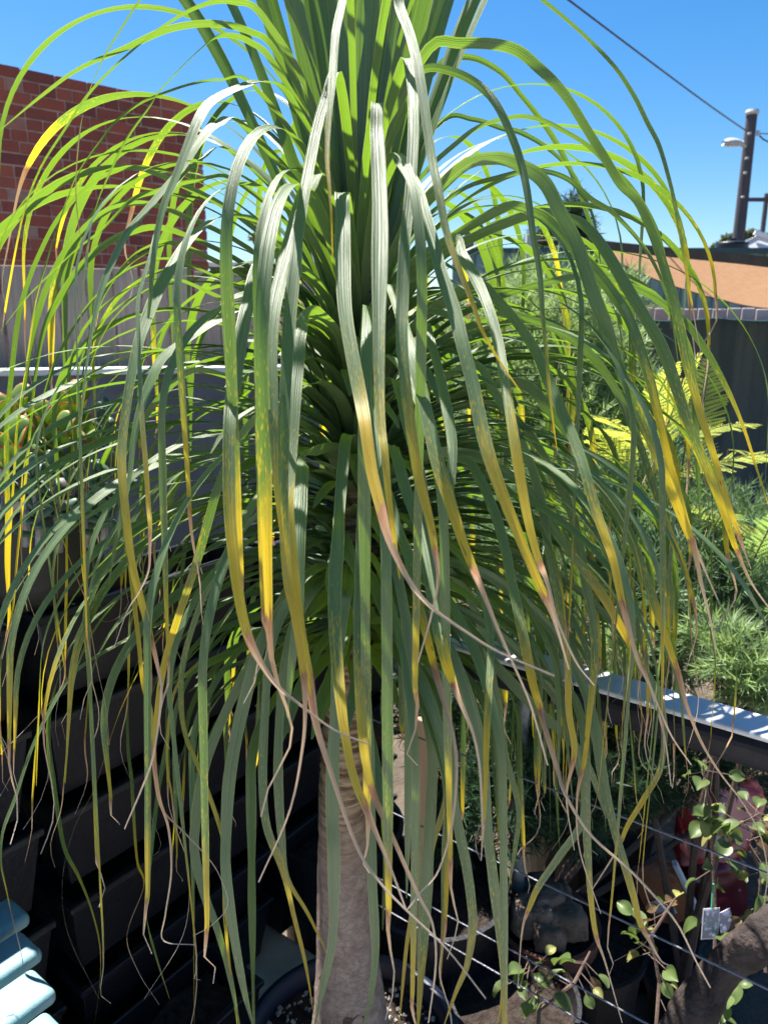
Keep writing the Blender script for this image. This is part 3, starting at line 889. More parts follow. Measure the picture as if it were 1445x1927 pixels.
# ---- planter wall
def planter(u0, u1, zr, label, nf=-1.15, h=0.172):
    dpt, wl = 0.165, 0.006
    root = empty('planter_box', wp((u0 + u1) / 2, nf - dpt / 2, zr - h), label, 'planter', 'black planter boxes stacked along the left')
    b = MB()
    def ring(ins, z, extra=0):
        a0, a1 = u0 + ins - extra, u1 - ins + extra
        f0, f1 = nf - ins * 1.6 + extra, nf - dpt + ins * 0.4 - extra
        return [wp(a0, f0, z), wp(a1, f0, z), wp(a1, f1, z), wp(a0, f1, z)]
    rings = [ring(0.022, zr - h), ring(0.004, zr - 0.014), ring(0.004, zr - 0.014, 0.006), ring(0.004, zr, 0.006), ring(0.010, zr), ring(0.026, zr - h + 0.01)]
    for r_ in rings: b.v += r_
    for i in range(len(rings) - 1):
        for k in range(4):
            b.f.append((4 * i + k, 4 * i + (k + 1) % 4, 4 * i + 4 + (k + 1) % 4, 4 * i + 4 + k))
    b.f.append((3, 2, 1, 0))
    n = len(rings) * 4 - 4
    b.f.append((n, n + 1, n + 2, n + 3))
    b.build('box', M['black'], root, bevel=0.0022, seg=1)
    q = ring(0.024, zr - 0.055)
    b = MB(); nx, ny = 14, 5
    for j in range(ny + 1):
        for i in range(nx + 1):
            p = q[0].lerp(q[1], i / nx).lerp(q[3].lerp(q[2], i / nx), j / ny)
            b.v.append(p + V((0, 0, 0.02 * noise.noise(p * 22))))
    for j in range(ny):
        for i in range(nx):
            a = j * (nx + 1) + i; b.f.append((a, a + 1, a + nx + 2, a + nx + 1))
    b.build('soil', M['soil'], root, smooth=True)
TIERS = [1.08, 0.89, 0.70, 0.507, 0.317, 0.18]
TN = ['top', 'second', 'third', 'fourth', 'fifth', 'lowest']
for (u0, u1, cn) in ((0.03, 0.545, 'left hand column nearest the bench'), (0.578, 1.08, 'middle column left of the palm trunk'), (1.113, 1.6, 'right hand column beyond the railing')):
    for z, tn in zip(TIERS, TN):
        planter(u0, u1, z, 'black plastic planter box, %s tier of the %s' % (tn, cn))
planter(0.36, 0.86, 0.235, 'long black trough on the paving at the foot of the left planter columns', -0.955, 0.23)
planter(0.02, 0.345, 0.235, 'short black trough on the paving under the bench', -0.955, 0.23)
def backing():
    root = empty('upright_screen', wp(0.5, -1.345, 0), 'black upright panel that carries the stacked planter boxes', 'panel')
    b = MB(); b.box(wp(0.82, -1.345, 0.53), (1.62, 0.03, 1.06), (UX, NX, V((0, 0, 1)))); b.build('panel', M['black'], root)
backing()

# ---- slatted pale blue bench
def bench():
    z = 0.66
    root = empty('garden_bench', wp(0.0, -0.9, 0), 'pale blue slatted timber bench at the bottom left', 'bench')
    pitch, n0 = 0.081, -0.980
    for i in range(-1, 5):
        n = n0 + pitch * i; ue = 0.426 - 0.025 * i
        b = MB(); Ls = 1.0
        b.box(wp(ue - Ls / 2, n, z - 0.012), (Ls, 0.067, 0.024), (UX, NX, V((0, 0, 1))))
        me = b.mesh('slat'); bevel_mesh(me, 0.0095, 4)
        link('slat', me, M['aqua'], root, smooth=True)
    for uu in (0.22, -0.42):
        b = MB(); b.box(wp(uu, n0 + pitch * 1.5, z - 0.05), (0.045, pitch * 5.6, 0.05), (UX, NX, V((0, 0, 1)))); b.build('bearer', M['aqua'], root, bevel=0.004)
        for dn in (-0.7, 3.7):
            b = MB(); b.box(wp(uu, n0 + pitch * dn, (z - 0.076) / 2), (0.05, 0.05, z - 0.076), (UX, NX, V((0, 0, 1)))); b.build('leg', M['aqua'], root, bevel=0.004)
bench()

# ---- bowl of succulents on the planter wall
def paddle_mesh(name, L, W, T, mat, cup=0.15, rs=random):
    """a fleshy rounded leaf growing along +Z, facing -Y, base at the origin"""
    b = MB(); rim = []
    nu, nv = 14, 5
    for side in (1, -1):
        base = len(b.v)
        for j in range(nv + 1):
            r = j / nv
            for i in range(nu):
                a = 2 * math.pi * i / nu
                x = math.cos(a) * r; z = math.sin(a) * r
                zz = 0.5 + 0.5 * z
                wdt = W / 2 * (0.35 + 0.65 * min(1.0, zz * 1.9)) if zz < 0.5 else W / 2
                th = T / 2 * math.sqrt(max(0, 1 - r ** 2.5)) + T * 0.06
                b.v.append(V((x * wdt, -side * th + cup * W * (x * x + 0.4 * z * z), L * zz)))
                rim.append(r)
        for j in range(nv):
            for i in range(nu):
                q = (base + j * nu + i, base + j * nu + (i + 1) % nu, base + (j + 1) * nu + (i + 1) % nu, base + (j + 1) * nu + i)
                b.f.append(q if side == 1 else q[::-1])
    n = nu * (nv + 1)
    for i in range(nu):
        b.f.append((nv * nu + i, nv * nu + (i + 1) % nu, n + nv * nu + (i + 1) % nu, n + nv * nu + i))
    me = b.mesh(name)
    at_ = me.attributes.new('rim', 'FLOAT', 'POINT')
    at_.data.foreach_set('value', rim)
    me.polygons.foreach_set('use_smooth', [True] * len(me.polygons))
    me.materials.append(mat)
    return me
def succulents():
    bc = at_z(40, 945, 1.245)
    bc = wp(bc.dot(UX) - 0.02, -1.26, 1.245)
    root = empty('succulent_bowl', V((bc.x, bc.y, 1.083)), 'wide olive brown bowl on top of the planter boxes', 'bowl')
    bm_ = simple('olive_ceramic', (0.022, 0.019, 0.016), 0.6, 0.25, 10, 0.3, 60)
    b = MB(); b.lathe([(0.0, 0), (0.09, 0), (0.125, 0.05), (0.145, 0.15), (0.156, 0.165), (0.158, 0.182), (0.150, 0.184), (0.140, 0.165), (0.140, 0.13)], (bc.x, bc.y, 1.083), 48)
    b.build('bowl', bm_, root, smooth=True)
    b = MB(); b.lathe([(0.0, 0.157), (0.08, 0.155), (0.1405, 0.143)], (bc.x, bc.y, 1.083), 32); b.build('soil', M['soil'], root, smooth=True)
    rs = random.Random(5)
    pm = [paddle_mesh('paddle_leaf', 0.062, 0.058, 0.007, M['paddle'], 0.12), paddle_mesh('paddle_leaf', 0.050, 0.052, 0.007, M['paddle'], 0.2)]
    jm = [paddle_mesh('jade_leaf', 0.046, 0.024, 0.008, M['jade'], 0.25), paddle_mesh('jade_leaf', 0.034, 0.026, 0.008, M['jade'], 0.2)]
    spots = [(-10, 800, 1.16, 'p', 'left edge'), (38, 775, 1.28, 'p', 'back'), (80, 800, 1.21, 'p', 'middle'), (118, 815, 1.17, 'p', 'front'), (140, 770, 1.30, 'p', 'tallest'), (30, 850, 1.12, 'p', 'lowest'),
             (196, 775, 1.25, 'j', ''), (150, 880, 1.13, 'j', ''), (95, 890, 1.10, 'j', ''), (215, 860, 1.2, 'j', ''), (60, 905, 1.09, 'j', ''), (185, 905, 1.12, 'j', '')]
    desc = ['red edged paddle succulent at the left edge of the picture', 'red edged paddle succulent at the back of the bowl under the pale cap', 'red edged paddle succulent in the middle of the bowl',
            'red edged paddle succulent towards the right front of the bowl', 'tallest red edged paddle succulent in the bowl', 'lowest red edged paddle succulent near the bowl rim at left',
            'grey green rosette succulent standing highest at the right of the bowl', 'grey green succulent hanging over the bowl front below the paddle leaves', 'grey green succulent at the bowl centre near the rim',
            'grey green succulent at the right end of the bowl', 'small grey green succulent at the bowl rim toward the left', 'small grey green succulent spilling at the right front of the bowl rim']
    for (px, py, Y, kind, _), lab in zip(spots, desc):
        c = at(px, py, Y)
        base = V((c.x, c.y, max(1.222, c.z - 0.14)))
        r = empty('succulent_plant', base, lab, 'succulent', 'succulents in the bowl')
        b = MB(); b.tube([base + V((0, 0, -0.01)), (base + c) / 2 + V((0.006, 0, 0)), c], [0.007, 0.006, 0.005], 7); b.build('stem', M['greystem'], r)
        ms = pm if kind == 'p' else jm
        for k in range(12 if kind == 'p' else 16):
            o = link('leaf', ms[k % 2], None, r, world=False)
            az = 2.4 * k + rs.uniform(-.3, .3)
            tilt = (0.25 + 0.075 * k if kind == 'p' else 0.15 + 0.085 * k) + rs.uniform(-.1, .1)
            sc = rs.uniform(0.6, 0.95)
            o.scale = (sc, sc, sc)
            o.rotation_euler = (Matrix.Rotation(az, 3, 'Z') @ Matrix.Rotation(-tilt, 3, 'X')).to_euler()
            o.location = (c - base) + V((0, 0, -0.006 * k))
succulents()

# ---- pot of the palm
PX, PY = -0.062, 1.125
POTZ = 0.20
def palm_pot():
    root = empty('palm_pot', V((PX, PY, 0)), 'large dark navy pot the palm grows in', 'pot')
    b = MB(); b.lathe([(0.0, 0), (0.15, 0), (0.17, 0.03), (0.190, 0.19), (0.208, 0.20), (0.212, 0.212), (0.210, 0.236), (0.198, 0.240), (0.188, 0.234), (0.182, 0.17)], (PX, PY, 0.0), 56)
    b.build('pot', M['navy'], root, smooth=True)
    b = MB(); nr_, na = 14, 48
    for j in range(nr_ + 1):
        for i in range(na):
            a = 2 * math.pi * i / na; r = 0.184 * j / nr_
            p = V((PX + r * math.cos(a), PY + r * math.sin(a), POTZ))
            p.z += 0.016 * noise.noise(p * 30) + 0.008 * noise.noise(p * 80)
            b.v.append(p)
    for j in range(nr_):
        for i in range(na):
            b.f.append((j * na + i, j * na + (i + 1) % na, (j + 1) * na + (i + 1) % na, (j + 1) * na + i))
    b.build('soil', M['soil'], root, smooth=True)
    rs = random.Random(3)
    b = MB()
    for _ in range(420):
        a = rs.uniform(0, 6.283); r = 0.178 * math.sqrt(rs.random())
        s = rs.uniform(0.0015, 0.005)
        c = V((PX + r * math.cos(a), PY + r * math.sin(a), POTZ + 0.004 + s * 0.5))
        ax = V((rs.gauss(0, 1), rs.gauss(0, 1), rs.gauss(0, 1))).normalized(); e = ax.orthogonal().normalized()
        b.box(c, (s * 2, s * 1.5, s), (ax, e, ax.cross(e)))
    tag(b.build('gravel', M['pebble'], root), kind='stuff')
palm_pot()

# ================================================================== the palm
YC = 1.12
palm = empty('ponytail_palm', V((PX, PY, POTZ)), 'tall palm with long strap leaves arching down and yellowing to dry tips', 'palm')
AX = [(V((PX, PY, 0.16)), 0.084), (V((PX, PY, 0.25)), 0.076), (V((PX - 0.002, PY, 0.33)), 0.066), (V((PX - 0.006, PY, 0.45)), 0.054), (V((PX - 0.010, PY, 0.60)), 0.047),
      (V((PX - 0.010, PY, 0.75)), 0.040), (V((PX - 0.004, PY, 0.90)), 0.036), (V((-0.052, YC, 1.05)), 0.034), (V((-0.042, YC, 1.25)), 0.034), (V((-0.038, YC, 1.45)), 0.030), (V((-0.036, YC, 1.66)), 0.016)]
def axis_at(z):
    for (a, _), (b, _) in zip(AX, AX[1:]):
        if z <= b.z: return a.lerp(b, max(0.0, (z - a.z) / (b.z - a.z)))
    return AX[-1][0] + V((0, 0, z - AX[-1][0].z))
def trunk():
    b = MB(); n = 40; rows = []
    z = 0.16
    while z < 1.66:
        rows.append(z)
        z += 0.0045 if 0.70 < z < 1.2 else 0.015
    for zi, z in enumerate(rows):
        for (a, ra), (c, rc) in zip(AX, AX[1:]):
            if z <= c.z + 1e-6:
                f = (z - a.z) / (c.z - a.z); f = f * f * (3 - 2 * f) * 0.4 + f * 0.6
                ctr = a.lerp(c, (z - a.z) / (c.z - a.z)); r = ra + (rc - ra) * f; break
        ringamp = 0.0022 * min(1, max(0, (z - 0.66) / 0.12))
        for k in range(n):
            a = 2 * math.pi * k / n
            rr = r * (1 + 0.03 * noise.noise(V((math.cos(a) * 1.5, math.sin(a) * 1.5, z * 5)))) + 0.0015 * noise.noise(V((math.cos(a) * 6, math.sin(a) * 6, z * 40)))
            rr += ringamp * (1 if math.sin(z * 2 * math.pi / 0.0135 + 0.6 * math.sin(a * 2 + z * 8)) > 0 else -0.6)
            b.v.append(ctr + V((rr * math.cos(a), rr * math.sin(a), 0)))
    for j in range(len(rows) - 1):
        for k in range(n):
            b.f.append((j * n + k, j * n + (k + 1) % n, (j + 1) * n + (k + 1) % n, (j + 1) * n + k))
    b.build('trunk', M['trunk'], palm, smooth=True)
    # torn patch of loose bark near the foot
    b = MB(); rs = random.Random(9)
    c = axis_at(0.33)
    cs = [(-0.55, 0.018), (-0.38, 0.030), (-0.2, 0.024), (-0.05, 0.034), (0.14, 0.030), (0.3, 0.036), (0.5, 0.026), (0.42, 0.006), (0.3, -0.010), (0.1, -0.022), (-0.08, -0.046), (-0.2, -0.040), (-0.3, -0.012), (-0.5, 0.002)]
    rr_ = lambda dz: 0.0668 - 0.11 * dz
    pts = [c + V((math.sin(a) * rr_(dz), -math.cos(a) * rr_(dz), dz)) for a, dz in cs]
    mid = c + V((0, -0.0665, 0.002))
    for i in range(len(pts)): b.tri(mid, pts[i], pts[(i + 1) % len(pts)])
    b.build('bark_scar', M['scar'], palm)
trunk()

def crom(P, t):
    i = max(0, min(int(t), len(P) - 2)); f = t - i
    p0 = P[i - 1] if i > 0 else P[0] * 2 - P[1]
    p3 = P[i + 2] if i + 2 < len(P) else P[-1] * 2 - P[-2]
    p1, p2 = P[i], P[i + 1]
    return 0.5 * ((2 * p1) + (p2 - p0) * f + (2 * p0 - 5 * p1 + 4 * p2 - p3) * f * f + (3 * p1 - p0 - 3 * p2 + p3) * f ** 3)

def lerp_tab(tab, x):
    if x <= tab[0][0]: return tab[0][1]
    for (a, va), (b, vb) in zip(tab, tab[1:]):
        if x <= b: return va + (vb - va) * (x - a) / (b - a + 1e-9)
    return tab[-1][1]

def ribbon(pts, ages, width, twist=(0.0, 0.0), keel=0.16, rs=random, wdir=None, turn=0.0, rr=None):
    """leaf blade along pts; ages per point; returns verts, faces, uv (u,v), ages"""
    N = len(pts)
    L = [0.0]
    for a, b in zip(pts, pts[1:]): L.append(L[-1] + (b - a).length)
    T = L[-1]
    if wdir is None:
        rad = V((pts[N // 3].x - pts[0].x, pts[N // 3].y - pts[0].y, 0))
        rad = rad.normalized() if rad.length > 0.02 else V((0, -1, 0))
        wdir = V((-rad.y, rad.x, 0))
    verts, uv, ag = [], [], []
    nc = 9
    ph = rs.uniform(0, 6.28)
    W0 = wdir.normalized()
    Ts, Ws = [], []
    for i in range(N):
        t = (pts[min(i + 1, N - 1)] - pts[max(i - 1, 0)]).normalized()
        Wd = W0 - t * W0.dot(t)
        if Wd.length < 0.2: Wd = (W0 + V((0.3, -0.5, 0.1))); Wd = Wd - t * Wd.dot(t)
        Wd.normalize()
        W0 = (W0 * 0.75 + Wd * 0.25).normalized()
        s = L[i] / T
        ang = twist[0] + (twist[1] - twist[0]) * s + 0.16 * math.sin(ph + s * 9) + 0.07 * math.sin(2.3 * ph + s * 23)
        if turn:
            # the hanging part of the blade turns its face out to the open terrace side
            im = t.cross(V((pts[i].x, pts[i].y, pts[i].z - CAM_H)).normalized())
            f = turn * min(1.0, max(0.0, (s - 0.10) / 0.22)) * min(1.0, im.length * 2.5)
            if im.length > 1e-3:
                im.normalize()
                if im.dot(Ws[-1] if Ws else Wd) < 0: im = -im
                Wd = Wd * (1 - f) + im * f
        Wd = Matrix.Rotation(ang, 3, t) @ Wd
        if Ws and Wd.dot(Ws[-1]) < 0 and turn: Wd = -Wd
        Ts.append(t); Ws.append(Wd.normalized())
    for _ in range(4 if turn else 1):
        Ws = [(Ws[max(i - 1, 0)] + Ws[i] * 2 + Ws[min(i + 1, N - 1)]).normalized() for i in range(N)]
    for i in range(N):
        t = Ts[i]; Wd = (Ws[i] - t * Ws[i].dot(t)).normalized()
        nrm = t.cross(Wd)
        s = L[i] / T
        a = ages[i]
        wf = lerp_tab([(0, 1.0), (0.6, 1.0), (1.0, 0.86), (1.5, 0.72), (2.0, 0.55), (2.25, 0.30), (2.6, 0.17), (3.0, 0.10)], a)
        wf *= lerp_tab([(0, 1.15), (0.12, 1.06), (0.3, 1.0)], s)
        if ages[-1] < 2.5: wf *= lerp_tab([(0.0, 1), (0.72, 1), (0.9, 0.6), (1.0, 0.12)], s)
        wf *= 1 + 0.07 * math.sin(ph * 3 + s * 17) + 0.04 * math.sin(ph + s * 41)
        hw = width / 2 * max(wf, 0.05)
        kl = keel * (1.0 if a < 2 else 2.2)
        for k in range(nc):
            x = -1 + 2 * k / (nc - 1)
            bend = kl * hw * (abs(x) ** 1.3) + hw * (0.05 * math.sin(3.1 * x + ph) + (0.035 if k % 2 else 0.0))
            verts.append(pts[i] + Wd * (x * hw) + nrm * bend)
            uv.append(((k + 0.0) / (nc - 1), L[i])); ag.append(a)
    faces = []
    for i in range(N - 1):
        for k in range(nc - 1):
            q = i * nc + k
            faces.append((q, q + 1, q + nc + 1, q + nc))
    return verts, faces, uv, ag
def leaf_mesh(name, data):
    verts, faces, uv, ag = [], [], [], []
    for v_, f_, u_, a_ in data:
        n = len(verts); verts += v_; uv += u_; ag += a_
        faces += [tuple(n + i for i in f) for f in f_]
    me = bpy.data.meshes.new(name)
    me.from_pydata([tuple(p) for p in verts], [], faces)
    ul = me.uv_layers.new(name='UVMap')
    flat = []
    for f in faces:
        for i in f: flat += [uv[i][0], uv[i][1]]
    ul.data.foreach_set('uv', flat)
    at_ = me.attributes.new('age', 'FLOAT', 'POINT'); at_.data.foreach_set('value', ag)
    me.polygons.foreach_set('use_smooth', [True] * len(faces))
    me.materials.append(M['leaf'])
    return me
NLEAF = 0
def add_leaf(data):
    global NLEAF
    NLEAF += 1
    link('leaf', leaf_mesh('leaf', [data]), None, palm)

def hero(pts, wpx, Ya, Ye, yel=None, dry=None, end=0.6, rise=0.22, tw=(0, 0), keel=0.16, bz=None, N=None, face=False):
    """a leaf traced on the photograph: pixel path from its bend outwards, Y distance at the bend and at the tip"""
    n = len(pts)
    P = []
    if Ye < 0.80: Ye -= 0.09; Ya += 0.02
    wpx *= 0.74
    for i, (x, y) in enumerate(pts):
        f = i / (n - 1)
        P.append(at(x, y, Ya + (Ye - Ya) * (1 - (1 - f) ** 2)))
    z0 = bz if bz is not None else max(1.03, min(1.62, P[0].z - rise))
    A = axis_at(z0)
    d = P[0] - A
    mid = A + V((d.x * 0.42, d.y * 0.42, d.z * 0.66 + 0.02))
    full = [A, mid] + P
    k0 = 2.0
    last = len(full) - 1
    ye = (yel + k0) if yel is not None else None
    dr = (dry + k0) if dry is not None else None
    if dr is not None and ye is None: ye = dr * 0.8
    tab = [(0, 0.0)]
    if ye is not None: tab += [(ye * 0.6, 0.35), (ye, 1.0)]
    if dr is not None: tab += [(dr, 2.0), (last, 3.0)]
    else: tab += [(last, max(end, 1.0) if ye is not None else end)]
    N = min(96, max(44, int(8 * last)))
    ts = [last * i / (N - 1) for i in range(N)]
    Q = [crom(full, t) for t in ts]
    ages = [lerp_tab(tab, t) for t in ts]
    dm = (P[0].y + P[-1].y) / 2 * 1.03
    rs = random.Random(int(pts[0][0] * 7 + pts[0][1]))
    wd = None; turn = 0.75
    if pts[-1][0] < 330 and pts[0][0] < 560:
        wd = V((0.66, -0.75, 0)); turn = 0.12; wpx *= 1.35      # blades out to the left face up and left
    add_leaf(ribbon(Q, ages, wpx * dm / FPX, tw, keel, rs, wd, turn))

def grown(az, h, e0, L, wdt, rs, yel, dry, bendlen=0.62, sag=-86, tw=(0, 0), curl=0.0, N=44):
    """a leaf grown from the stem: azimuth, height of its base, first elevation, length"""
    A = axis_at(h)
    rad = V((math.cos(az), math.sin(az), 0)); tg = V((-rad.y, rad.x, 0))
    p = A + rad * 0.02
    pts = [A.copy(), p.copy()]
    ds = L / (N - 2)
    swirl = rs.gauss(0, 0.25)
    c1, c2 = rs.uniform(0, 6.28), rs.uniform(0, 6.28)
    for i in range(N - 2):
        s = (i + 1) / (N - 2)
        x = min(1.0, s / bendlen)
        f = x ** 1.45
        th = R(e0 + (sag - e0) * f)
        a2 = swirl * s
        d = (rad * math.cos(a2) + tg * math.sin(a2)) * math.cos(th) + V((0, 0, math.sin(th)))
        if s > dry:
            q = (s - dry) / (1 - dry + 1e-6)
            d = d + (rad * math.sin(c1 + q * 5) + tg * math.sin(c2 + q * 6.5)) * curl * q
            d.normalize()
        p = p + d * ds
        pts.append(p.copy())
    tab = [(0, 0), (yel * 0.65, 0.3), (yel, 1.0), (dry, 2.0), (1.0, 3.0)] if dry < 1 else [(0, 0), (yel * 0.65, 0.3), (yel, 1.0 if yel < 1 else 0.7), (1.0, 1.5 if yel < 1 else 0.7)]
    ages = [lerp_tab(tab, i / (N - 1)) for i in range(N)]
    return ribbon(pts, ages, wdt, tw, 0.16, rs)

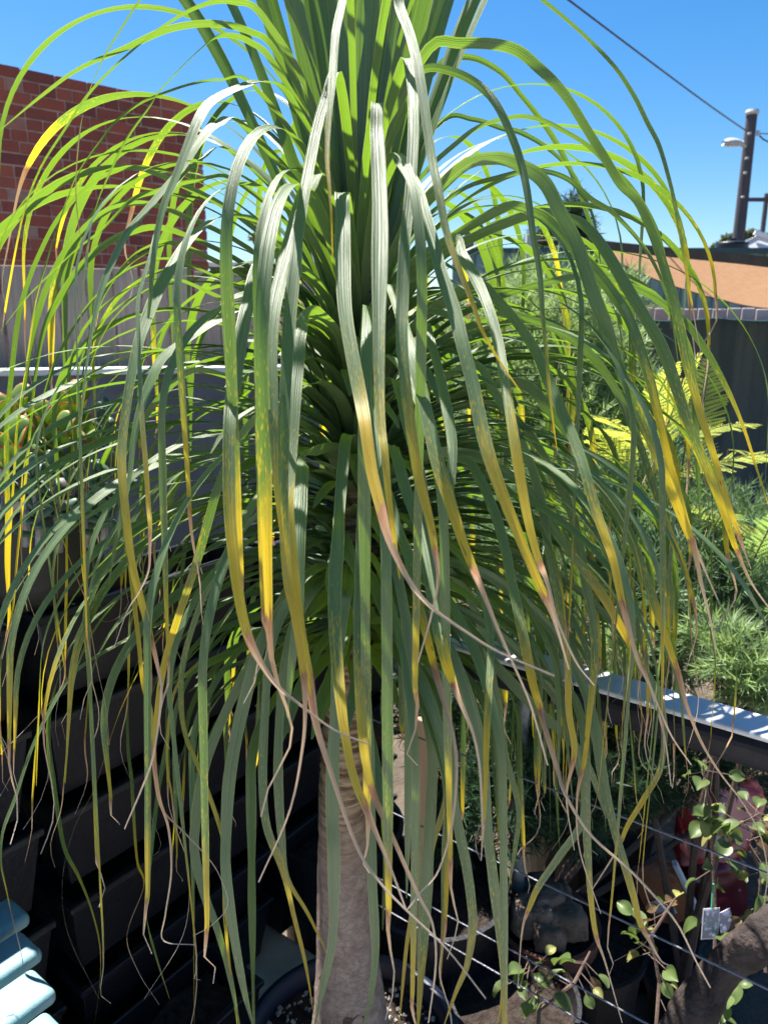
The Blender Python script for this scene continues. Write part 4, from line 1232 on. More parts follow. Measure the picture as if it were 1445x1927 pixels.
# ---- leaves towards the camera and the clear silhouettes, nearest first
HEROES = [
 # centre, bending over towards the camera
 dict(pts=[(645,366),(645,415),(645,498),(649,581),(662,664),(678,747),(687,800),(699,883),(716,954),(736,1024),(774,1099),(815,1145),(878,1190),(940,1228),(1043,1272)], wpx=39, Ya=0.84, Ye=0.62, yel=4.5, dry=8, rise=0.20),
 dict(pts=[(707,203),(709,249),(713,332),(715,415),(714,498),(713,581),(713,664),(714,747),(718,810),(724,854),(732,937),(740,995),(752,1090)], wpx=36, Ya=0.86, Ye=0.66, yel=6.5, end=1.6, rise=0.3),
 dict(pts=[(758,124),(774,145),(778,208),(776,291),(770,374),(761,457),(757,560),(756,640),(764,735),(785,885),(808,978),(818,1035),(824,1090),(812,1157),(786,1248)], wpx=27, Ya=0.90, Ye=0.68, yel=8, dry=11, rise=0.34),
 dict(pts=[(735,-40),(752,15),(770,62),(786,125),(799,208),(811,291),(824,353),(840,436),(861,498),(890,573),(911,631),(952,698),(981,739)], wpx=23, Ya=0.86, Ye=0.70, yel=7, end=1.9, rise=0.4),
 dict(pts=[(655,-60),(645,0),(632,62),(626,145),(620,208),(616,291),(620,353),(624,415),(626,490)], wpx=19, Ya=0.86, Ye=0.72, yel=4, end=1.8, rise=0.4),
 dict(pts=[(637,143),(612,187),(595,249),(583,311),(574,361),(562,436),(556,498),(547,581),(541,664),(537,747),(534,850),(533,950),(541,1091),(554,1153),(570,1257),(574,1323),(570,1402),(545,1527),(487,1660)], wpx=27, Ya=0.90, Ye=0.66, yel=11, dry=14.2, rise=0.3),
 dict(pts=[(604,338),(583,349),(562,394),(545,457),(529,519),(516,581),(510,664),(514,747),(516,830),(521,930),(530,1020)], wpx=33, Ya=0.90, Ye=0.70, yel=8, end=1.6, rise=0.24),
 dict(pts=[(518,476),(504,482),(483,511),(470,561),(458,615),(446,685),(437,747),(432,800),(431,883),(433,966),(439,1041),(450,1124),(466,1194),(491,1248),(525,1294),(566,1327),(628,1373),(693,1400)], wpx=34, Ya=0.90, Ye=0.68, yel=8, dry=12, rise=0.2),
 dict(pts=[(600,592),(578,594),(566,623),(560,685),(554,750),(550,830),(545,900),(543,966),(554,1091),(566,1186),(583,1282),(595,1361),(624,1456),(670,1589),(713,1658),(765,1713),(841,1786),(914,1879)], wpx=35, Ya=0.88, Ye=0.64, yel=6, dry=10, rise=0.18),
 dict(pts=[(738,304),(756,309),(778,345),(795,394),(815,457),(832,519),(853,581),(869,644),(890,727),(905,800),(921,862),(948,937),(981,1020),(1010,1090),(1040,1160),(1070,1260)], wpx=31, Ya=0.90, Ye=0.68, yel=9, dry=13.5, rise=0.26),
 dict(pts=[(845,452),(869,482),(898,531),(919,581),(936,644),(946,700),(955,754),(966,823),(983,927),(997,996),(1014,1058),(1028,1093),(1049,1169),(1083,1245),(1118,1290)], wpx=29, Ya=0.92, Ye=0.72, yel=6, dry=10, rise=0.22),
 dict(pts=[(733,539),(742,550),(752,585),(761,623),(774,664),(790,727),(807,800),(824,875),(849,954),(869,1016),(890,1070),(907,1111),(932,1174),(961,1240),(998,1327),(1030,1440)], wpx=33, Ya=0.88, Ye=0.66, yel=7, dry=10, rise=0.18),
 dict(pts=[(792,612),(810,645),(825,700),(838,760),(850,830),(848,900),(838,966),(832,1049),(830,1132),(838,1230),(845,1330)], wpx=25, Ya=0.93, Ye=0.78, yel=5.5, end=1.9, rise=0.18),
 dict(pts=[(742,716),(752,735),(767,800),(785,870),(798,950),(815,1040),(828,1130),(838,1220)], wpx=28, Ya=0.92, Ye=0.78, end=0.5, rise=0.14),
 dict(pts=[(733,838),(745,858),(761,915),(786,987),(803,1057),(815,1132),(828,1199),(840,1248),(850,1278),(865,1319),(890,1381),(903,1450),(908,1560)], wpx=31, Ya=0.90, Ye=0.68, yel=6, dry=8.2, rise=0.15),
 dict(pts=[(700,872),(716,904),(732,937),(749,999),(770,1049),(782,1111),(795,1165),(807,1215),(815,1248),(828,1298),(844,1352),(857,1414),(858,1480),(848,1564),(824,1640),(789,1682),(765,1713)], wpx=29, Ya=0.92, Ye=0.68, yel=5.5, dry=8, rise=0.12),
 dict(pts=[(652,824),(645,883),(639,960),(637,1008),(631,1091),(630,1174),(635,1257),(641,1319),(649,1381),(666,1464),(699,1547),(737,1640),(765,1715)], wpx=34, Ya=0.88, Ye=0.68, yel=5.5, dry=9.6, rise=0.14),
 dict(pts=[(691,753),(688,810),(686,883),(682,1008),(680,1091),(676,1174),(676,1257),(682,1381),(690,1444),(707,1506),(737,1571),(786,1682),(813,1737),(820,1813),(806,1925)], wpx=34, Ya=0.90, Ye=0.70, yel=6, dry=8.6, rise=0.15),
 dict(pts=[(598,848),(578,855),(570,883),(566,945),(562,1008),(562,1091),(560,1160),(548,1260),(540,1350)], wpx=34, Ya=0.92, Ye=0.78, end=0.7, rise=0.12),
 # lower centre, broad green
 dict(pts=[(652,1105),(645,1150),(636,1230),(633,1329),(627,1433),(626,1537),(628,1606),(628,1710),(624,1779),(610,1848),(592,1930)], wpx=34, Ya=0.93, Ye=0.80, end=0.75, rise=0.08),
 dict(pts=[(668,1120),(676,1180),(684,1250),(689,1329),(694,1433),(697,1537),(699,1606),(701,1675),(706,1762),(705,1814),(696,1883),(682,1935)], wpx=29, Ya=0.95, Ye=0.82, end=0.75, rise=0.08),
 dict(pts=[(722,990),(735,1030),(750,1091),(765,1174),(771,1257),(770,1364),(768,1468),(767,1571),(765,1690)], wpx=25, Ya=0.93, Ye=0.80, end=0.7, rise=0.1),
 dict(pts=[(745,1120),(760,1200),(768,1300),(775,1400),(782,1502),(785,1606),(776,1710),(765,1779),(755,1883),(750,1940)], wpx=22, Ya=0.98, Ye=0.84, yel=4.6, end=1.95, rise=0.05),
 dict(pts=[(700,1165),(732,1174),(775,1249),(797,1290),(817,1346),(841,1433),(858,1537),(876,1623),(886,1692),(889,1744),(879,1814),(858,1866),(835,1930)], wpx=30, Ya=1.00, Ye=0.84, yel=8.5, end=1.5, rise=0.03),
 dict(pts=[(770,1130),(820,1180),(850,1230),(880,1310),(907,1423),(916,1554),(926,1640),(938,1744),(946,1831),(944,1880),(932,1945)], wpx=30, Ya=0.98, Ye=0.84, yel=7.2, end=1.98, rise=0.05),
 dict(pts=[(861,862),(898,895),(927,958),(948,1028),(965,1111),(981,1186),(1000,1278),(1014,1329),(1028,1381),(1049,1450),(1063,1495),(1111,1571),(1187,1640),(1242,1699),(1277,1744),(1308,1807),(1336,1859)], wpx=31, Ya=0.93, Ye=0.70, yel=5, dry=7, rise=0.14),
 dict(pts=[(820,1015),(860,1040),(888,1075),(911,1132),(923,1215),(919,1298),(915,1381),(913,1464),(909,1547),(905,1620)], wpx=20, Ya=0.96, Ye=0.76, yel=5, dry=8, rise=0.08),
 # upper left silhouettes
 dict(pts=[(520,100),(470,60),(400,45),(320,55),(240,90),(150,130),(80,180),(-5,250)], wpx=13, Ya=1.10, Ye=1.05, end=0.5, rise=0.25, bz=1.5),
 dict(pts=[(500,40),(440,5),(380,12),(310,50),(246,100),(173,173),(121,249),(80,314),(52,384),(35,453),(17,550),(4,630)], wpx=13, Ya=1.05, Ye=0.95, yel=8.5, dry=10.5, bz=1.52),
 dict(pts=[(480,-90),(380,-90),(310,-50),(265,0),(235,45),(201,100),(173,162),(156,221),(147,290),(144,360),(149,422),(163,515)], wpx=8, Ya=1.0, Ye=0.9, yel=7, dry=10, bz=1.55),
 dict(pts=[(520,130),(470,80),(420,68),(380,92),(305,169),(284,200),(242,259),(204,335),(183,387),(170,443),(158,540),(150,640)], wpx=19, Ya=1.0, Ye=0.88, yel=10.5, end=1.5, bz=1.5),
 dict(pts=[(548,190),(500,155),(450,166),(398,193),(374,228),(353,280),(332,335),(308,394),(291,481),(284,560),(275,640)], wpx=22, Ya=0.98, Ye=0.82, end=0.7, bz=1.48),
 dict(pts=[(480,165),(415,152),(363,159),(311,176),(263,197),(221,228),(194,263),(156,315),(138,349),(118,404),(90,491),(69,567),(55,660),(38,760)], wpx=14, Ya=1.03, Ye=0.93, yel=11, end=1.5, bz=1.46),
 dict(pts=[(460,240),(410,235),(375,270),(346,315),(311,356),(277,397),(242,439),(215,491),(194,543),(176,619),(163,705),(154,790),(150,880)], wpx=25, Ya=0.98, Ye=0.84, yel=11.5, end=1.4, bz=1.44),
 dict(pts=[(450,345),(370,340),(298,360),(249,377),(194,432),(149,467),(104,508),(52,560),(21,598),(-8,635)], wpx=14, Ya=1.05, Ye=0.95, end=0.6, bz=1.4),
 dict(pts=[(500,430),(426,408),(381,429),(349,463),(322,508),(298,550),(277,602),(260,654),(245,730),(232,830),(232,900),(240,980),(250,1060),(270,1140),(285,1195),(300,1260),(305,1310),(290,1420),(265,1490),(235,1560)], wpx=25, Ya=0.97, Ye=0.76, yel=8.5, dry=14, bz=1.36),
 dict(pts=[(470,590),(415,602),(363,633),(311,671),(291,705),(270,757),(255,820),(245,900),(232,960),(215,1040),(205,1100)], wpx=26, Ya=0.96, Ye=0.84, end=0.9, bz=1.28),
 dict(pts=[(440,290),(380,300),(330,350),(300,420),(285,480),(262,560),(262,640),(265,720),(268,790),(275,870),(280,950),(283,985),(283,1030),(280,1075),(262,1115),(240,1150),(215,1220)], wpx=13, Ya=0.95, Ye=0.76, yel=8, dry=11.4, bz=1.4),
 # left, yellow hanging blades
 dict(pts=[(300,330),(200,330),(120,400),(75,480),(45,560),(33,620),(24,700),(15,790),(14,880),(16,960),(14,1060),(18,1130),(21,1180),(22,1230),(5,1292)], wpx=15, Ya=1.12, Ye=0.98, yel=8, dry=12, bz=1.4),
 dict(pts=[(330,400),(220,390),(140,450),(90,540),(62,640),(50,720),(35,800),(30,870),(25,940),(20,1030),(18,1140),(15,1185),(2,1240)], wpx=14, Ya=1.10, Ye=0.96, yel=6, dry=11, bz=1.38),
 dict(pts=[(340,440),(240,440),(165,490),(115,560),(85,620),(70,700),(62,770),(55,850),(48,920),(40,990),(33,1060),(25,1150),(5,1240)], wpx=15, Ya=1.12, Ye=0.98, yel=6.5, dry=11.2, bz=1.35),
 dict(pts=[(360,500),(260,500),(180,560),(120,650),(95,710),(83,760),(85,830),(92,890),(105,950),(118,1010),(135,1060),(165,1130),(200,1170),(255,1140)], wpx=9, Ya=1.06, Ye=0.94, yel=5.5, dry=10.5, bz=1.3),
 dict(pts=[(360,470),(270,470),(205,540),(172,620),(158,700),(147,790),(137,850),(131,920),(127,1000),(127,1080),(125,1160),(123,1230),(118,1290),(60,1360),(-5,1425)], wpx=15, Ya=1.08, Ye=0.92, yel=6.5, dry=11.2, bz=1.32),
 dict(pts=[(370,540),(290,540),(215,600),(175,680),(158,760),(150,830),(149,920),(152,1000),(155,1060),(163,1130),(170,1170),(177,1215),(187,1270),(200,1330),(207,1402)], wpx=12, Ya=1.02, Ye=0.88, yel=6, dry=10, bz=1.28),
 dict(pts=[(400,700),(330,720),(270,790),(235,850),(226,905),(230,960),(245,1060),(255,1150),(262,1210),(270,1290),(285,1340),(291,1430),(297,1495),(311,1530),(346,1565),(391,1613),(415,1651),(429,1703),(400,1740),(363,1762)], wpx=16, Ya=0.98, Ye=0.82, yel=4.5, dry=11, bz=1.22),
 dict(pts=[(520,780),(470,800),(430,870),(410,920),(390,990),(370,1060),(350,1120),(330,1180),(310,1250),(297,1330),(290,1420),(300,1500),(318,1560),(323,1640),(312,1720),(308,1770),(368,1778)], wpx=24, Ya=0.94, Ye=0.80, yel=5, dry=10, bz=1.22),
 dict(pts=[(510,960),(455,1000),(405,1080),(370,1160),(345,1250),(342,1330),(352,1390),(377,1450),(415,1558),(425,1620),(423,1710),(432,1814),(444,1905),(450,1960)], wpx=17, Ya=0.97, Ye=0.84, yel=4.5, end=1.98, bz=1.14),
 dict(pts=[(530,1080),(470,1110),(420,1170),(380,1240),(330,1300),(315,1420),(325,1500),(333,1560),(356,1640),(345,1760),(272,1880)], wpx=11, Ya=1.0, Ye=0.86, yel=3, dry=6, bz=1.1),
 # lower left, green
 dict(pts=[(560,1085),(520,1150),(465,1256),(415,1364),(384,1450),(370,1537),(367,1606),(388,1692),(408,1744),(432,1831),(452,1935)], wpx=26, Ya=0.98, Ye=0.84, end=0.8, bz=1.08),
 dict(pts=[(575,1110),(520,1160),(485,1230),(450,1364),(432,1468),(426,1571),(426,1640),(436,1727),(450,1814),(464,1883),(480,1940)], wpx=33, Ya=0.95, Ye=0.82, end=0.8, bz=1.08),
 dict(pts=[(580,1080),(535,1150),(508,1230),(498,1364),(495,1468),(502,1554),(533,1640),(554,1727),(575,1814),(590,1905)], wpx=24, Ya=0.94, Ye=0.82, yel=5, end=1.97, bz=1.08),
 dict(pts=[(600,1100),(560,1160),(538,1240),(526,1364),(524,1468),(530,1571),(540,1650),(580,1720),(618,1800)], wpx=25, Ya=0.97, Ye=0.86, yel=5.6, end=1.9, bz=1.07),
 dict(pts=[(520,1150),(450,1170),(367,1260),(329,1346),(305,1460),(296,1520),(284,1623),(277,1675),(277,1727),(294,1796),(320,1880)], wpx=20, Ya=1.05, Ye=0.93, end=1.0, bz=1.07),
 dict(pts=[(480,1120),(380,1150),(290,1200),(246,1290),(242,1398),(249,1468),(254,1554),(260,1623),(272,1668),(240,1760),(262,1830),(300,1890)], wpx=15, Ya=1.08, Ye=0.95, yel=5.5, dry=8, bz=1.08),
 dict(pts=[(480,1080),(350,1150),(240,1205),(149,1260),(104,1322),(62,1409),(31,1502),(8,1564),(4,1623),(14,1675),(21,1710),(38,1779),(52,1841)], wpx=17, Ya=1.02, Ye=0.90, yel=8.2, dry=10, bz=1.1),
 dict(pts=[(430,950),(300,1010),(190,1120),(125,1240),(97,1330),(93,1398),(102,1468),(121,1589),(149,1648),(173,1710),(189,1779),(189,1848),(178,1930)], wpx=17, Ya=1.03, Ye=0.92, yel=7.5, end=1.7, bz=1.14),
 dict(pts=[(500,1010),(400,1080),(300,1200),(230,1330),(180,1480),(140,1560),(118,1660),(130,1760),(187,1880)], wpx=9, Ya=1.05, Ye=0.95, yel=1.5, dry=3.4, bz=1.1),
 # right, upper
 dict(pts=[(775,175),(800,130),(857,137),(907,166),(940,208),(973,285),(990,353),(1002,440),(1014,509),(1019,578),(1026,650),(1036,760),(1048,850)], wpx=17, Ya=0.96, Ye=0.80, yel=10, end=1.6, bz=1.5),
 dict(pts=[(850,330),(930,298),(990,318),(1025,346),(1052,398),(1083,457),(1101,509),(1118,561),(1139,613),(1160,682),(1187,745),(1215,810),(1243,875),(1270,944),(1291,996),(1305,1031),(1319,1100),(1336,1169),(1346,1230)], wpx=32, Ya=0.95, Ye=0.80, yel=11, dry=14.6, bz=1.42),
 dict(pts=[(930,400),(1007,401),(1049,433),(1083,474),(1118,509),(1153,554),(1180,595),(1201,647),(1222,716),(1239,786),(1253,847),(1275,930),(1295,1000),(1320,1060),(1350,1130)], wpx=27, Ya=0.98, Ye=0.82, yel=7.6, dry=12, bz=1.4),
 dict(pts=[(980,410),(1070,412),(1108,433),(1139,474),(1166,519),(1194,567),(1222,613),(1246,658),(1267,716),(1291,788),(1326,875),(1353,944),(1371,996),(1384,1034),(1412,1096),(1450,1150)], wpx=27, Ya=1.02, Ye=0.88, yel=9.5, dry=13, bz=1.42),
 dict(pts=[(800,100),(870,82),(960,90),(1015,130),(1063,180),(1111,256),(1139,301),(1166,346),(1198,378),(1222,429),(1239,474),(1253,519),(1267,567),(1281,630),(1291,682),(1305,734),(1319,786),(1336,837),(1360,920),(1390,1010),(1412,1070)], wpx=23, Ya=1.0, Ye=0.86, yel=14, dry=19, bz=1.52),
 dict(pts=[(830,-110),(930,-60),(1020,0),(1100,68),(1155,125),(1192,180),(1218,232),(1239,273),(1256,329),(1270,388),(1282,457),(1291,512),(1298,554),(1308,613),(1317,660)], wpx=9, Ya=0.95, Ye=0.85, yel=10, dry=12.4, bz=1.55),
 dict(pts=[(1080,520),(1200,545),(1281,599),(1319,647),(1350,699),(1376,751),(1400,810),(1426,892),(1450,965)], wpx=17, Ya=1.05, Ye=0.98, yel=4.5, end=1.9, bz=1.36),
 dict(pts=[(850,370),(945,332),(1014,322),(1066,336),(1111,374),(1153,401),(1205,457),(1239,516),(1262,590),(1275,680)], wpx=11, Ya=1.08, Ye=1.02, end=0.4, bz=1.42),
 dict(pts=[(870,260),(959,222),(1014,225),(1059,246),(1104,273),(1139,305),(1187,353),(1222,405),(1243,457),(1258,540),(1262,620)], wpx=11, Ya=1.1, Ye=1.05, end=0.4, bz=1.46),
 dict(pts=[(830,230),(890,225),(945,242),(980,250),(1031,280),(1076,325),(1101,374),(1118,419),(1130,500)], wpx=11, Ya=1.15, Ye=1.2, end=0.4, bz=1.48),
 dict(pts=[(820,130),(880,108),(940,135),(980,180),(1014,222),(1042,263),(1070,315),(1094,374),(1115,443),(1125,520),(1135,600)], wpx=13, Ya=1.2, Ye=1.3, end=0.5, bz=1.5),
 # right, middle
 dict(pts=[(880,540),(940,572),(1000,650),(1031,719),(1059,782),(1083,837),(1101,892),(1121,962),(1139,1014),(1153,1055),(1170,1135),(1184,1190),(1201,1249),(1222,1290),(1260,1380),(1300,1440)], wpx=29, Ya=0.95, Ye=0.78, yel=6.6, dry=10, bz=1.3),
 dict(pts=[(800,858),(880,855),(945,885),(997,927),(1031,979),(1066,1031),(1111,1090),(1142,1135),(1180,1204),(1201,1245),(1225,1300),(1250,1390),(1262,1480)], wpx=28, Ya=0.97, Ye=0.82, yel=5.8, dry=9.2, bz=1.16),
 dict(pts=[(880,690),(930,740),(976,823),(1014,927),(1031,1031),(1052,1135),(1066,1238),(1070,1340),(1080,1416),(1065,1500),(1080,1600)], wpx=23, Ya=0.98, Ye=0.82, yel=5.5, dry=8.2, bz=1.2),
 dict(pts=[(900,760),(990,810),(1066,944),(1090,1031),(1101,1100),(1115,1169),(1118,1250),(1108,1346),(1099,1430),(1085,1500),(1090,1600),(1130,1720)], wpx=22, Ya=1.0, Ye=0.86, yel=6, dry=8.3, bz=1.2),
 dict(pts=[(960,720),(1040,780),(1104,865),(1139,927),(1170,979),(1194,1031),(1218,1100),(1236,1152),(1256,1211),(1277,1273),(1291,1329),(1319,1398),(1353,1454),(1395,1509),(1429,1571),(1443,1640),(1436,1706)], wpx=27, Ya=1.0, Ye=0.82, yel=6.5, dry=8.6, bz=1.24),
 dict(pts=[(1000,600),(1120,680),(1190,780),(1235,860),(1249,937),(1256,996),(1260,1065),(1262,1152),(1256,1230)], wpx=16, Ya=1.08, Ye=1.0, end=1.1, bz=1.3),
 dict(pts=[(920,600),(990,600),(1080,640),(1150,720),(1200,830),(1230,920),(1262,1010),(1290,1080),(1310,1180),(1290,1260)], wpx=20, Ya=1.05, Ye=0.95, yel=5.5, dry=7.5, bz=1.3),
 # right, lower
 dict(pts=[(820,1130),(920,1180),(1010,1260),(1070,1300),(1094,1360),(1101,1433),(1102,1537),(1106,1623),(1111,1692),(1121,1761),(1139,1814),(1170,1925)], wpx=24, Ya=1.02, Ye=0.88, yel=7.2, dry=9, bz=1.08),
 dict(pts=[(860,1060),(960,1110),(1050,1200),(1100,1300),(1120,1380),(1134,1468),(1153,1554),(1173,1623),(1191,1685),(1204,1737),(1222,1772),(1242,1807),(1258,1817)], wpx=27, Ya=0.98, Ye=0.82, yel=7, dry=9.3, bz=1.1),
 dict(pts=[(820,1150),(940,1200),(1050,1320),(1090,1450),(1096,1540),(1052,1610),(1014,1665),(997,1703),(982,1751),(974,1860)], wpx=22, Ya=1.06, Ye=0.94, yel=6, dry=7.3, bz=1.06),
 dict(pts=[(960,1040),(1110,1130),(1200,1240),(1245,1340),(1243,1440),(1211,1502),(1180,1554),(1160,1600),(1110,1680)], wpx=20, Ya=1.05, Ye=0.94, yel=4, dry=6.6, bz=1.1),
 dict(pts=[(740,1110),(820,1150),(900,1220),(1014,1340),(1070,1390),(1110,1450),(1140,1540)], wpx=28, Ya=1.08, Ye=1.0, end=0.8, bz=1.06),
 dict(pts=[(760,1050),(850,1080),(905,1180),(930,1300),(950,1420),(975,1520),(968,1600),(955,1680)], wpx=22, Ya=1.04, Ye=0.96, end=1.0, bz=1.08),
 dict(pts=[(760,1140),(800,1230),(815,1330),(826,1420),(838,1500),(812,1600),(805,1700),(790,1800)], wpx=19, Ya=1.15, Ye=1.05, yel=3.6, end=1.7, bz=1.05),
 dict(pts=[(715,1160),(728,1240),(722,1330),(728,1400),(722,1500),(726,1600),(720,1750)], wpx=20, Ya=1.22, Ye=1.2, end=0.8, bz=1.05),
]
for h_ in HEROES: hero(**h_)

# ---- the rest of the crown, grown around the stem
def grow_all(count, seed, kinds):
    rs = random.Random(seed)
    out = []
    i = 0
    while len(out) < count:
        i += 1
        f = (i % 97) / 97.0
        az = i * 2.39996 + rs.uniform(-0.2, 0.2)
        h = 1.06 + 0.56 * f
        toward = math.cos(az + math.pi / 2)          # 1 = pointing at the camera
        if toward > lerp_tab([(0, 0.45), (0.2, 0.55), (0.45, 0.70), (0.6, 0.45), (0.8, 0.0), (1, -0.1)], f): continue
        if toward < -0.3 and rs.random() < 0.5: continue
        if f < 0.75 and math.cos(az) * -0.6 + math.sin(az) * 0.8 > 0.55 and rs.random() < 0.6: continue
        e0 = lerp_tab([(0, -4), (0.25, 16), (0.5, 32), (0.75, 52), (1.0, 76)], f) + rs.gauss(0, 6)
        L = lerp_tab([(0, 0.70), (0.3, 0.82), (0.7, 0.94), (1.0, 1.05)], f) * rs.uniform(0.85, 1.12)
        if math.cos(az) > 0.2 and f > 0.45: L *= 0.80
        if f < 0.45 and toward > 0.0: L *= lerp_tab([(0, 0.74), (0.45, 0.92)], f)
        if f < 0.8 and math.cos(az) * -0.6 + math.sin(az) * 0.8 > 0.35: L *= 0.66
        if f < 0.3 and rs.random() < 0.35: continue
        wd = rs.uniform(0.009, 0.017)
        old = rs.random() < lerp_tab([(0, 0.9), (0.5, 0.85), (0.8, 0.6), (1, 0.2)], f)
        yel = rs.uniform(0.64, 0.84) if old else 1.2
        dry = yel + rs.uniform(0.07, 0.14) if old else 1.2
        bl = lerp_tab([(0, 0.58), (0.4, 0.78), (1.0, 0.86)], f) * rs.uniform(0.88, 1.1)
        q = rs.random()
        if old and q < 0.22: yel = dry - 0.03
        elif old and q < 0.36: dry = 1.2
        out.append((az, h, min(e0, 88), L, wd, rs, yel, min(dry, 0.93) if dry < 1 else 1.2, min(bl, 0.95), rs.uniform(-90, -80), (rs.uniform(-.2, .2), rs.uniform(-.6, .6)), rs.uniform(0.2, 0.9)))
    return out
def front_leaves():
    rs = random.Random(23)
    out = []
    for i in range(24):          # narrow blades falling towards the camera
        f = rs.uniform(0.25, 0.95)
        az = -math.pi / 2 + rs.uniform(-0.95, 0.95)
        e0 = lerp_tab([(0, -4), (0.25, 20), (0.5, 40), (0.75, 60), (1.0, 80)], f) + rs.gauss(0, 5)
        yel = rs.uniform(0.68, 0.84); dry = min(0.92, yel + rs.uniform(0.06, 0.2))
        out.append((az, 1.06 + 0.5 * f, e0, rs.uniform(0.85, 1.1), rs.uniform(0.009, 0.014), rs, yel, dry, rs.uniform(0.5, 0.66), rs.uniform(-92, -84), (rs.uniform(-.2, .2), rs.uniform(-.5, .5)), rs.uniform(0.3, 0.9)))
    for i in range(7):          # the lower skirt round the trunk
        az = -math.pi / 2 + rs.uniform(-1.7, 1.7)
        yel = rs.uniform(0.5, 0.95); dry = min(0.93, yel + 0.16) if yel < 0.75 else 1.2
        out.append((az, rs.uniform(1.04, 1.14), rs.uniform(-15, 20), rs.uniform(0.62, 0.85), rs.uniform(0.014, 0.022), rs, min(yel, 1.2), dry, rs.uniform(0.34, 0.5), rs.uniform(-94, -84), (rs.uniform(-.2, .2), rs.uniform(-.6, .6)), rs.uniform(0.2, 0.8)))
    return out
for g in front_leaves() + grow_all(159, 41, None):
    add_leaf(grown(*g))
data = [grown(*g, N=34) for g in grow_all(150, 77, None)]
tag(link('inner_leaves', leaf_mesh('inner_leaves', data), None, palm), kind='stuff')
# short old blades crowding round the stem
data = []
rs = random.Random(19)
for i in range(200):
    f = i / 200
    e0 = lerp_tab([(0, 5), (0.4, 34), (1.0, 66)], f) + rs.gauss(0, 8)
    data.append(grown(i * 2.39996, 1.035 + 0.50 * f, e0, rs.uniform(0.15, 0.30), rs.uniform(0.016, 0.026), rs, 1.2, 1.2, 1.0, rs.uniform(-60, -10), (rs.uniform(-.2, .2), rs.uniform(-.4, .4)), N=16))
tag(link('short_leaves', leaf_mesh('short_leaves', data), None, palm), kind='stuff')
# young leaves standing up in the heart, running out of the top of the picture
rs = random.Random(8)
UP = [(-62, 0.02, 30), (-48, -0.03, 34), (-36, 0.05, 32), (-27, -0.06, 38), (-17, 0.04, 40), (-9, -0.02, 44), (-2, 0.06, 46), (6, -0.05, 44), (13, 0.03, 42), (21, -0.06, 40), (31, 0.05, 38), (42, -0.03, 34), (52, 0.04, 32), (63, -0.02, 28),
      (-22, 0.10, 34), (3, 0.11, 36), (17, 0.12, 34), (36, 0.10, 30), (-42, 0.12, 30), (-5, 0.14, 40), (25, -0.01, 36), (-13, 0.09, 38)]
for k, (lean, dy, w_) in enumerate(UP):
    A = axis_at(1.40 + 0.012 * (k % 7))
    ln = R(lean * 0.55)
    L = rs.uniform(0.95, 1.2)
    pts = []; p = A.copy(); th = ln * 0.35
    for i in range(44):
        s_ = i / 43
        th = ln * (0.35 + 0.9 * s_) + math.copysign(1, lean) * 1.7 * max(0, s_ - 0.50) ** 1.3
        d = V((math.sin(th), dy * 2.2 * s_, math.cos(th))).normalized()
        pts.append(p.copy()); p = p + d * (L / 43)
    wd0 = V((1, 0, 0)) if abs(lean) < 35 else V((0.75, 0.65 * (1 if lean < 0 else -1), 0))
    add_leaf(ribbon(pts, [0.4 * i / 43 for i in range(44)], w_ * 0.92 / FPX, (rs.uniform(-.35, .35), rs.uniform(-.7, .7)), 0.2, rs, wd0))

# ================================================================== things on the ground beyond the railing
def lumpy(name, mat, parent, c, size, ax, seed, amp=0.02, freq=9, sub=4, pinch=0.0):
    """a bag or stone: rounded box pushed about by noise"""
    bm = bmesh.new()
    bmesh.ops.create_cube(bm, size=2)
    bmesh.ops.subdivide_edges(bm, edges=list(bm.edges), cuts=2 ** sub - 1, use_grid_fill=True)
    for v in bm.verts:
        q = v.co.copy()
        rr = 1 - 0.28 * (q.length / 1.732) ** 4
        q = V((q.x, q.y, q.z)) * rr
        if pinch: q.y *= 1 - pinch * abs(v.co.z) ** 5
        p = V(c) + ax[0] * q.x * size[0] / 2 + ax[1] * q.y * size[1] / 2 + ax[2] * q.z * size[2] / 2
        nn = noise.noise(p * freq + V((seed, 0, 0))) + 0.5 * noise.noise(p * freq * 2.3 + V((seed, 5, 0)))
        d = (p - V(c)).normalized()
        v.co = p + d * nn * amp
    me = bpy.data.meshes.new(name); bm.to_mesh(me); bm.free()
    return link(name, me, mat, parent, smooth=True)

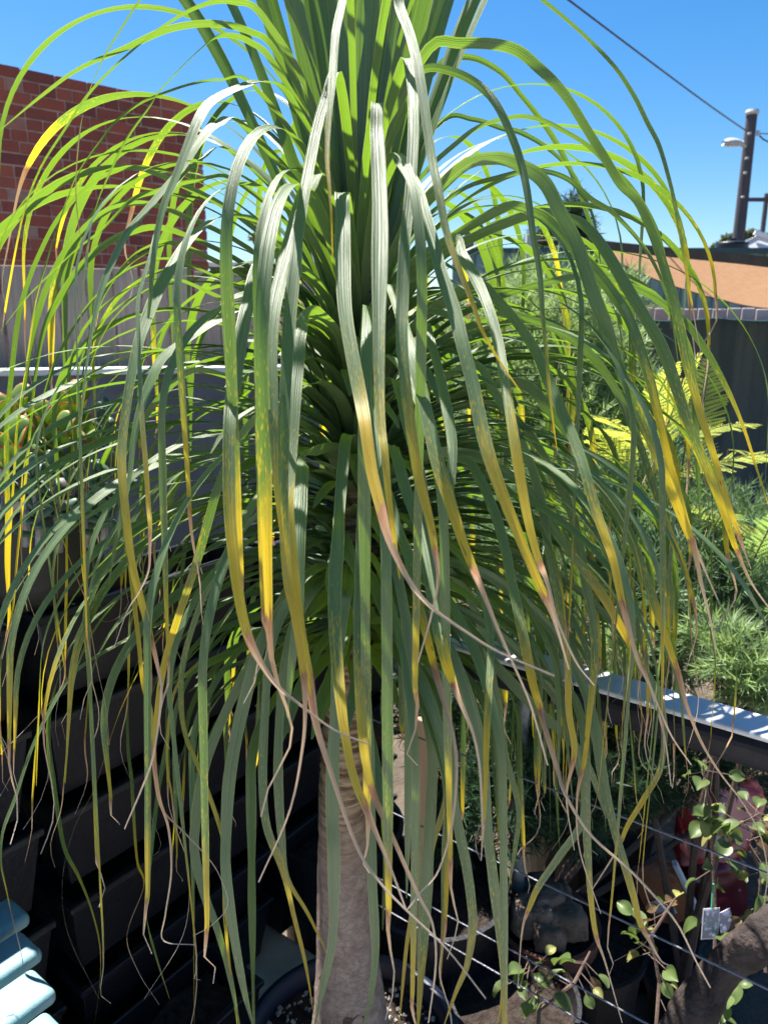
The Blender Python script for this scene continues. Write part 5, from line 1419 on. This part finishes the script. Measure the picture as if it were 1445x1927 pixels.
def printed(name, base, second, third, scale, lo, hi):
    k = NT(name)
    p = k.obj()
    n1 = k.noise(p, scale, 3); n2 = k.noise(p, scale * 2.2, 2); n3 = k.noise(p, 90, 3)
    c = k.mix(k.remap(n1, lo, lo + 0.03), base, second)
    c = k.mix(k.remap(n2, hi, hi + 0.02), c, third)
    return k.done(k.bsdf(c, 0.32, 0.5, k.bump(n3, 0.3, 0.003)))
UZ = V((0, 0, 1))
def bags():
    mr = printed('red_bag_print', (0.78, 0.07, 0.065), (0.80, 0.34, 0.30), (0.80, 0.66, 0.64), 6, 0.52, 0.64)
    c = at(1352, 1545, 2.15)
    ax = [V((0.93, 0.3, 0.2)).normalized()]; ax.append(UZ.cross(ax[0]).normalized()); ax.append(ax[0].cross(ax[1]).normalized())
    ax[2] = (ax[2] + V((0.35, 0, 0))).normalized(); ax[0] = ax[1].cross(ax[2]).normalized()
    root = empty('potting_mix_bag', V((c.x, c.y, GZ)), 'crumpled red plastic bag behind the seedling at right', 'bag')
    lumpy('bag', mr, root, c, (0.24, 0.14, 0.36), ax, 2, 0.02, 14, 4, 0.5)
    lumpy('bag_top', mr, root, c + ax[2] * 0.155, (0.10, 0.03, 0.09), ax, 4, 0.012, 30, 3)
    b = MB(); q = c - ax[1] * -0.0 ; f = -ax[1] * 0.066
    b.box(c + f + ax[2] * -0.02 + ax[0] * -0.045, (0.05, 0.004, 0.07), (ax[0], ax[1], ax[2])); b.build('pale_panel', M['whitewall'], root)
    # stand under the bag
    lumpy('lower_bag', printed('maroon_bag_print', (0.13, 0.012, 0.02), (0.25, 0.03, 0.04), (0.5, 0.45, 0.42), 8, 0.6, 0.7), root, V((c.x, c.y, (c.z - 0.13 + GZ) / 2)), (0.22, 0.16, c.z - 0.10 - GZ), ax[:2] + [UZ], 6, 0.015, 12, 4)
    mb = printed('tan_bag_print', (0.36, 0.135, 0.06), (0.30, 0.10, 0.045), (0.50, 0.26, 0.14), 5, 0.55, 0.70)
    c = at(1250, 1680, 1.92)
    a0 = V((0.86, -0.2, 0.46)).normalized(); a2 = V((-0.42, 0.12, 0.9)).normalized(); a1 = a2.cross(a0).normalized(); a2 = a0.cross(a1).normalized()
    root = empty('fertiliser_bag', V((c.x, c.y, GZ)), 'tan brown bag with white edge and pale label leaning below the red bag', 'bag')
    o = lumpy('bag', mb, root, c, (0.14, 0.06, 0.21), [a0, a1, a2], 9, 0.008, 10, 4, 0.4)
    fr = a1 if a1.y < 0 else -a1
    b = MB(); b.box(c + fr * 0.036 + a0 * -0.03 + a2 * -0.01, (0.045, 0.003, 0.04), (a0, a1, a2)); b.box(c + fr * 0.036 + a0 * 0.0 + a2 * -0.035, (0.03, 0.003, 0.022), (a0, a1, a2)); b.build('label', M['whitewall'], root)
    b = MB(); b.box(c + fr * 0.02 + a0 * 0.070, (0.016, 0.03, 0.205), (a0, a1, a2)); me = b.mesh('white_edge'); bevel_mesh(me, 0.004, 2); link('white_edge', me, M['whitewall'], root)
    b = MB(); b.box(V((c.x, c.y + 0.03, (c.z - 0.1 + GZ) / 2)), (0.2, 0.16, c.z - 0.1 - GZ)); b.build('crate', M['black'], root)
bags()

def rock_pot():
    t = at(1030, 1730, 1.62)
    c = V((t.x, t.y, GZ)); h = t.z - GZ; r = 0.125
    root = empty('rock_pot', c, 'dark terracotta pot filled with brown rocks behind the railing cables', 'pot')
    b = MB(); b.lathe([(0, 0), (r * 0.7, 0), (r * 0.95, h - 0.05), (r * 1.05, h - 0.045), (r * 1.08, h), (r * 0.98, h), (r * 0.92, h - 0.04)], c, 40); b.build('wall', M['terra'], root, smooth=False)
    b = MB(); b.lathe([(0, h - 0.02), (r * 0.95, h - 0.03)], c, 24); b.build('soil', M['soil'], root)
    rs = random.Random(4)
    for k in range(7):
        a = k * 0.9; q = 0.06 if k else 0.0
        lumpy('rock', M['rock'], root, c + V((q * math.cos(a), q * math.sin(a), h + 0.02 + (0.04 if k == 0 else rs.uniform(-0.01, 0.02)))), (rs.uniform(.07, .11), rs.uniform(.07, .1), rs.uniform(.06, .09)), (V((1, 0, 0)), V((0, 1, 0)), UZ), k * 3, 0.014, 22, 3)
rock_pot()

def round_leaf_mesh(name, L, W, mat, seed):
    b = MB(); rs = random.Random(seed); rim = []
    n = 10
    for j in range(7):
        f = j / 6
        w_ = W / 2 * math.sin(math.pi * min(1, 0.06 + f * 0.9)) ** 0.75
        for i in range(5):
            x = -1 + i / 2
            b.v.append(V((x * w_, L * f, 0.18 * W * x * x + 0.12 * L * math.sin(f * 3) - 0.2 * L * f * f)))
    for j in range(6):
        for i in range(4):
            q = j * 5 + i; b.f.append((q, q + 1, q + 6, q + 5))
    me = b.mesh(name); me.polygons.foreach_set('use_smooth', [True] * len(me.polygons)); me.materials.append(mat)
    return me
RL = [round_leaf_mesh('round_leaf', 0.042, 0.036, M['round_leaf'], 1), round_leaf_mesh('round_leaf', 0.046, 0.034, M['red_leaf'], 2), round_leaf_mesh('round_leaf', 0.036, 0.030, M['yellow_leaf'], 3), round_leaf_mesh('round_leaf', 0.05, 0.04, M['round_leaf'], 4)]
def seedling(label, stems, n, seed, cat='seedling'):
    rs = random.Random(seed)
    root = empty('seedling', stems[0][0], label, cat, 'round leaved seedlings behind the cables')
    for pts in stems:
        b = MB(); b.tube(pts, [0.004] * (len(pts) - 1) + [0.002], 6); b.build('stem', M['stem'], root)
    for k in range(n):
        pts = stems[k % len(stems)]
        t = rs.uniform(0.25, 1) * (len(pts) - 1); p = crom(pts, t)
        az = rs.uniform(0, 6.283); el = rs.uniform(-0.9, 0.5)
        d = V((math.cos(az) * math.cos(el), math.sin(az) * math.cos(el), math.sin(el)))
        q = p + d * rs.uniform(0.02, 0.055)
        b = MB(); b.tube([p, q], 0.0011, 4); b.build('petiole', M['stem'], root)
        o = link('leaf', RL[rs.choice([0, 0, 1, 2, 3, 0])], None, root, world=False)
        o.location = q - root.location
        yv = d; xv = yv.cross(UZ).normalized(); zv = xv.cross(yv)
        m = Matrix((xv, yv, zv)).transposed()
        o.rotation_euler = (m @ Matrix.Rotation(rs.uniform(-.9, .9), 3, 'Y')).to_euler()
        sc = rs.uniform(0.6, 1.1); o.scale = (sc, sc, sc)
def S_(*a): return [at(*q) for q in a]
seedling('spindly seedling with round leaves in front of the red bag', [S_((1338, 1900, 1.35), (1346, 1740, 1.42), (1340, 1600, 1.48), (1330, 1500, 1.5), (1322, 1440, 1.52)), S_((1342, 1560, 1.47), (1390, 1550, 1.46), (1430, 1530, 1.45))], 34, 51)
seedling('round leaved seedling at the right edge between the two cables', [S_((1440, 1830, 1.3), (1425, 1720, 1.36), (1430, 1640, 1.4), (1405, 1580, 1.42))], 16, 52)
seedling('low round leaved seedling below the rock pot', [S_((1010, 1985, 1.22), (1015, 1880, 1.27), (990, 1800, 1.3)), S_((1015, 1900, 1.26), (1080, 1850, 1.28), (1110, 1790, 1.32))], 20, 53)
seedling('round leaved seedling left of the plant tag', [S_((1230, 1990, 1.2), (1240, 1850, 1.28), (1225, 1760, 1.32), (1270, 1690, 1.35))], 18, 54)
seedling('drooping seedling beside the gnarled branch at bottom right', [S_((1330, 1990, 1.15), (1345, 1860, 1.22), (1390, 1800, 1.25))], 14, 55)

def plant_tag():
    k = NT('tag_print')
    v = k.n('TexVoronoi', _Vector=k.obj(), _Scale=70.0)
    n = k.noise(k.obj(), 45, 3)
    c = k.mix(k.remap(n, 0.42, 0.52), (0.62, 0.58, 0.74), (0.22, 0.22, 0.27))
    c = k.mix(k.remap(v.outputs['Distance'], 0.25, 0.15), c, (0.75, 0.72, 0.85))
    m = k.done(k.bsdf(c, 0.35, 0.5))
    c = at(1336, 1738, 1.33)
    a = V((0.95, 0.2, -0.12)).normalized(); u = V((0.12, 0.25, 0.95)); nn = a.cross(u).normalized(); u = nn.cross(a).normalized()
    root = empty('plant_tag', c - u * 0.05, 'small white and lilac printed plant tag hanging on the seedling', 'tag')
    b = MB(); b.box(c, (0.040, 0.0012, 0.066), (a, nn, u)); b.build('card', M['whitewall'], root)
    b = MB(); b.box(c - nn * 0.0011 if nn.y > 0 else c + nn * 0.0011, (0.036, 0.0008, 0.061), (a, nn, u)); b.build('print', m, root)
    b = MB(); c2 = c + a * 0.042 - u * 0.004 + V((0, 0.01, 0)); a2 = (a + u * 0.4).normalized(); u2 = nn.cross(a2); b.box(c2, (0.036, 0.0012, 0.044), (a2, nn, u2)); b.build('folded_flap', m, root)
    b = MB(); b.tube([c + u * 0.033, c + u * 0.06 + V((0.004, 0.01, 0)), c + u * 0.085], 0.002, 5); b.build('tie', simple('green_tie', (0.02, 0.25, 0.14), 0.5), root)
plant_tag()

def gnarled_branch():
    pts = S_((1520, 1725, 1.08), (1445, 1765, 1.08), (1395, 1790, 1.09), (1350, 1835, 1.10), (1318, 1890, 1.10), (1285, 1935, 1.10), (1230, 1990, 1.08), (1180, 2080, 1.05))
    Q = [crom(pts, 7 * i / 60) for i in range(61)]
    root = empty('gnarled_branch', pts[-1], 'thick dark gnarled branch curving through the bottom right corner', 'branch')
    b = MB(); n = 22
    b.tube(Q, [0.034 + 0.006 * math.sin(i * 0.21) for i in range(61)], n)
    for i, v in enumerate(b.v):
        c = Q[i // n]; d = v - c; k = i % n
        tw = k / n * 6.283 + (i // n) * 0.09
        b.v[i] = c + d * (1 + 0.10 * math.sin(tw * 4) + 0.07 * math.sin(tw * 7 + 1) + 0.10 * noise.noise(v * 28))
    b.build('branch', M['vine'], root, smooth=True)
    b = MB(); e = Q[-1]; b.tube([e + V((0, 0, 0.01)), V((e.x, e.y + 0.03, e.z * 0.5 + GZ * 0.5)), V((e.x + 0.03, e.y + 0.05, GZ - 0.02))], [0.032, 0.036, 0.045], 14); b.build('stump', M['vine'], root, smooth=True)
gnarled_branch()

def stake():
    a = at(792, 1352, 1.42); c = at(797, 1480, 1.42)
    root = empty('timber_stake', V((a.x, a.y, GZ)), 'short pale timber stake in the shade right of the trunk', 'stake')
    b = MB(); b.box(V((a.x, a.y, (a.z + GZ) / 2)), (0.034, 0.02, a.z - GZ)); b.build('stake', wood_material('stake_wood', (0.30, 0.19, 0.12), (0.42, 0.28, 0.19)), root, bevel=0.003)
    b = MB()
    P = S_((985, 1900, 1.66), (968, 1500, 1.68), (982, 1400, 1.7), (992, 1290, 1.72), (985, 1190, 1.75))
    r2 = empty('sapling', V((P[0].x, P[0].y, GZ)), 'slim grey barked sapling trunk behind the railing', 'tree')
    b.tube([V((P[0].x, P[0].y, GZ))] + P, [0.02, 0.018, 0.017, 0.015, 0.013, 0.008], 12); b.build('trunk', M['greystem'], r2, smooth=True)
    b = MB(); rs = random.Random(6)
    needle_tufts(b, P[-1] + V((0, 0, 0.04)), V((0.12, 0.12, 0.10)), 220, 0.035, 0.002, rs); b.build('crown', M['needle_dark'], r2)
stake()
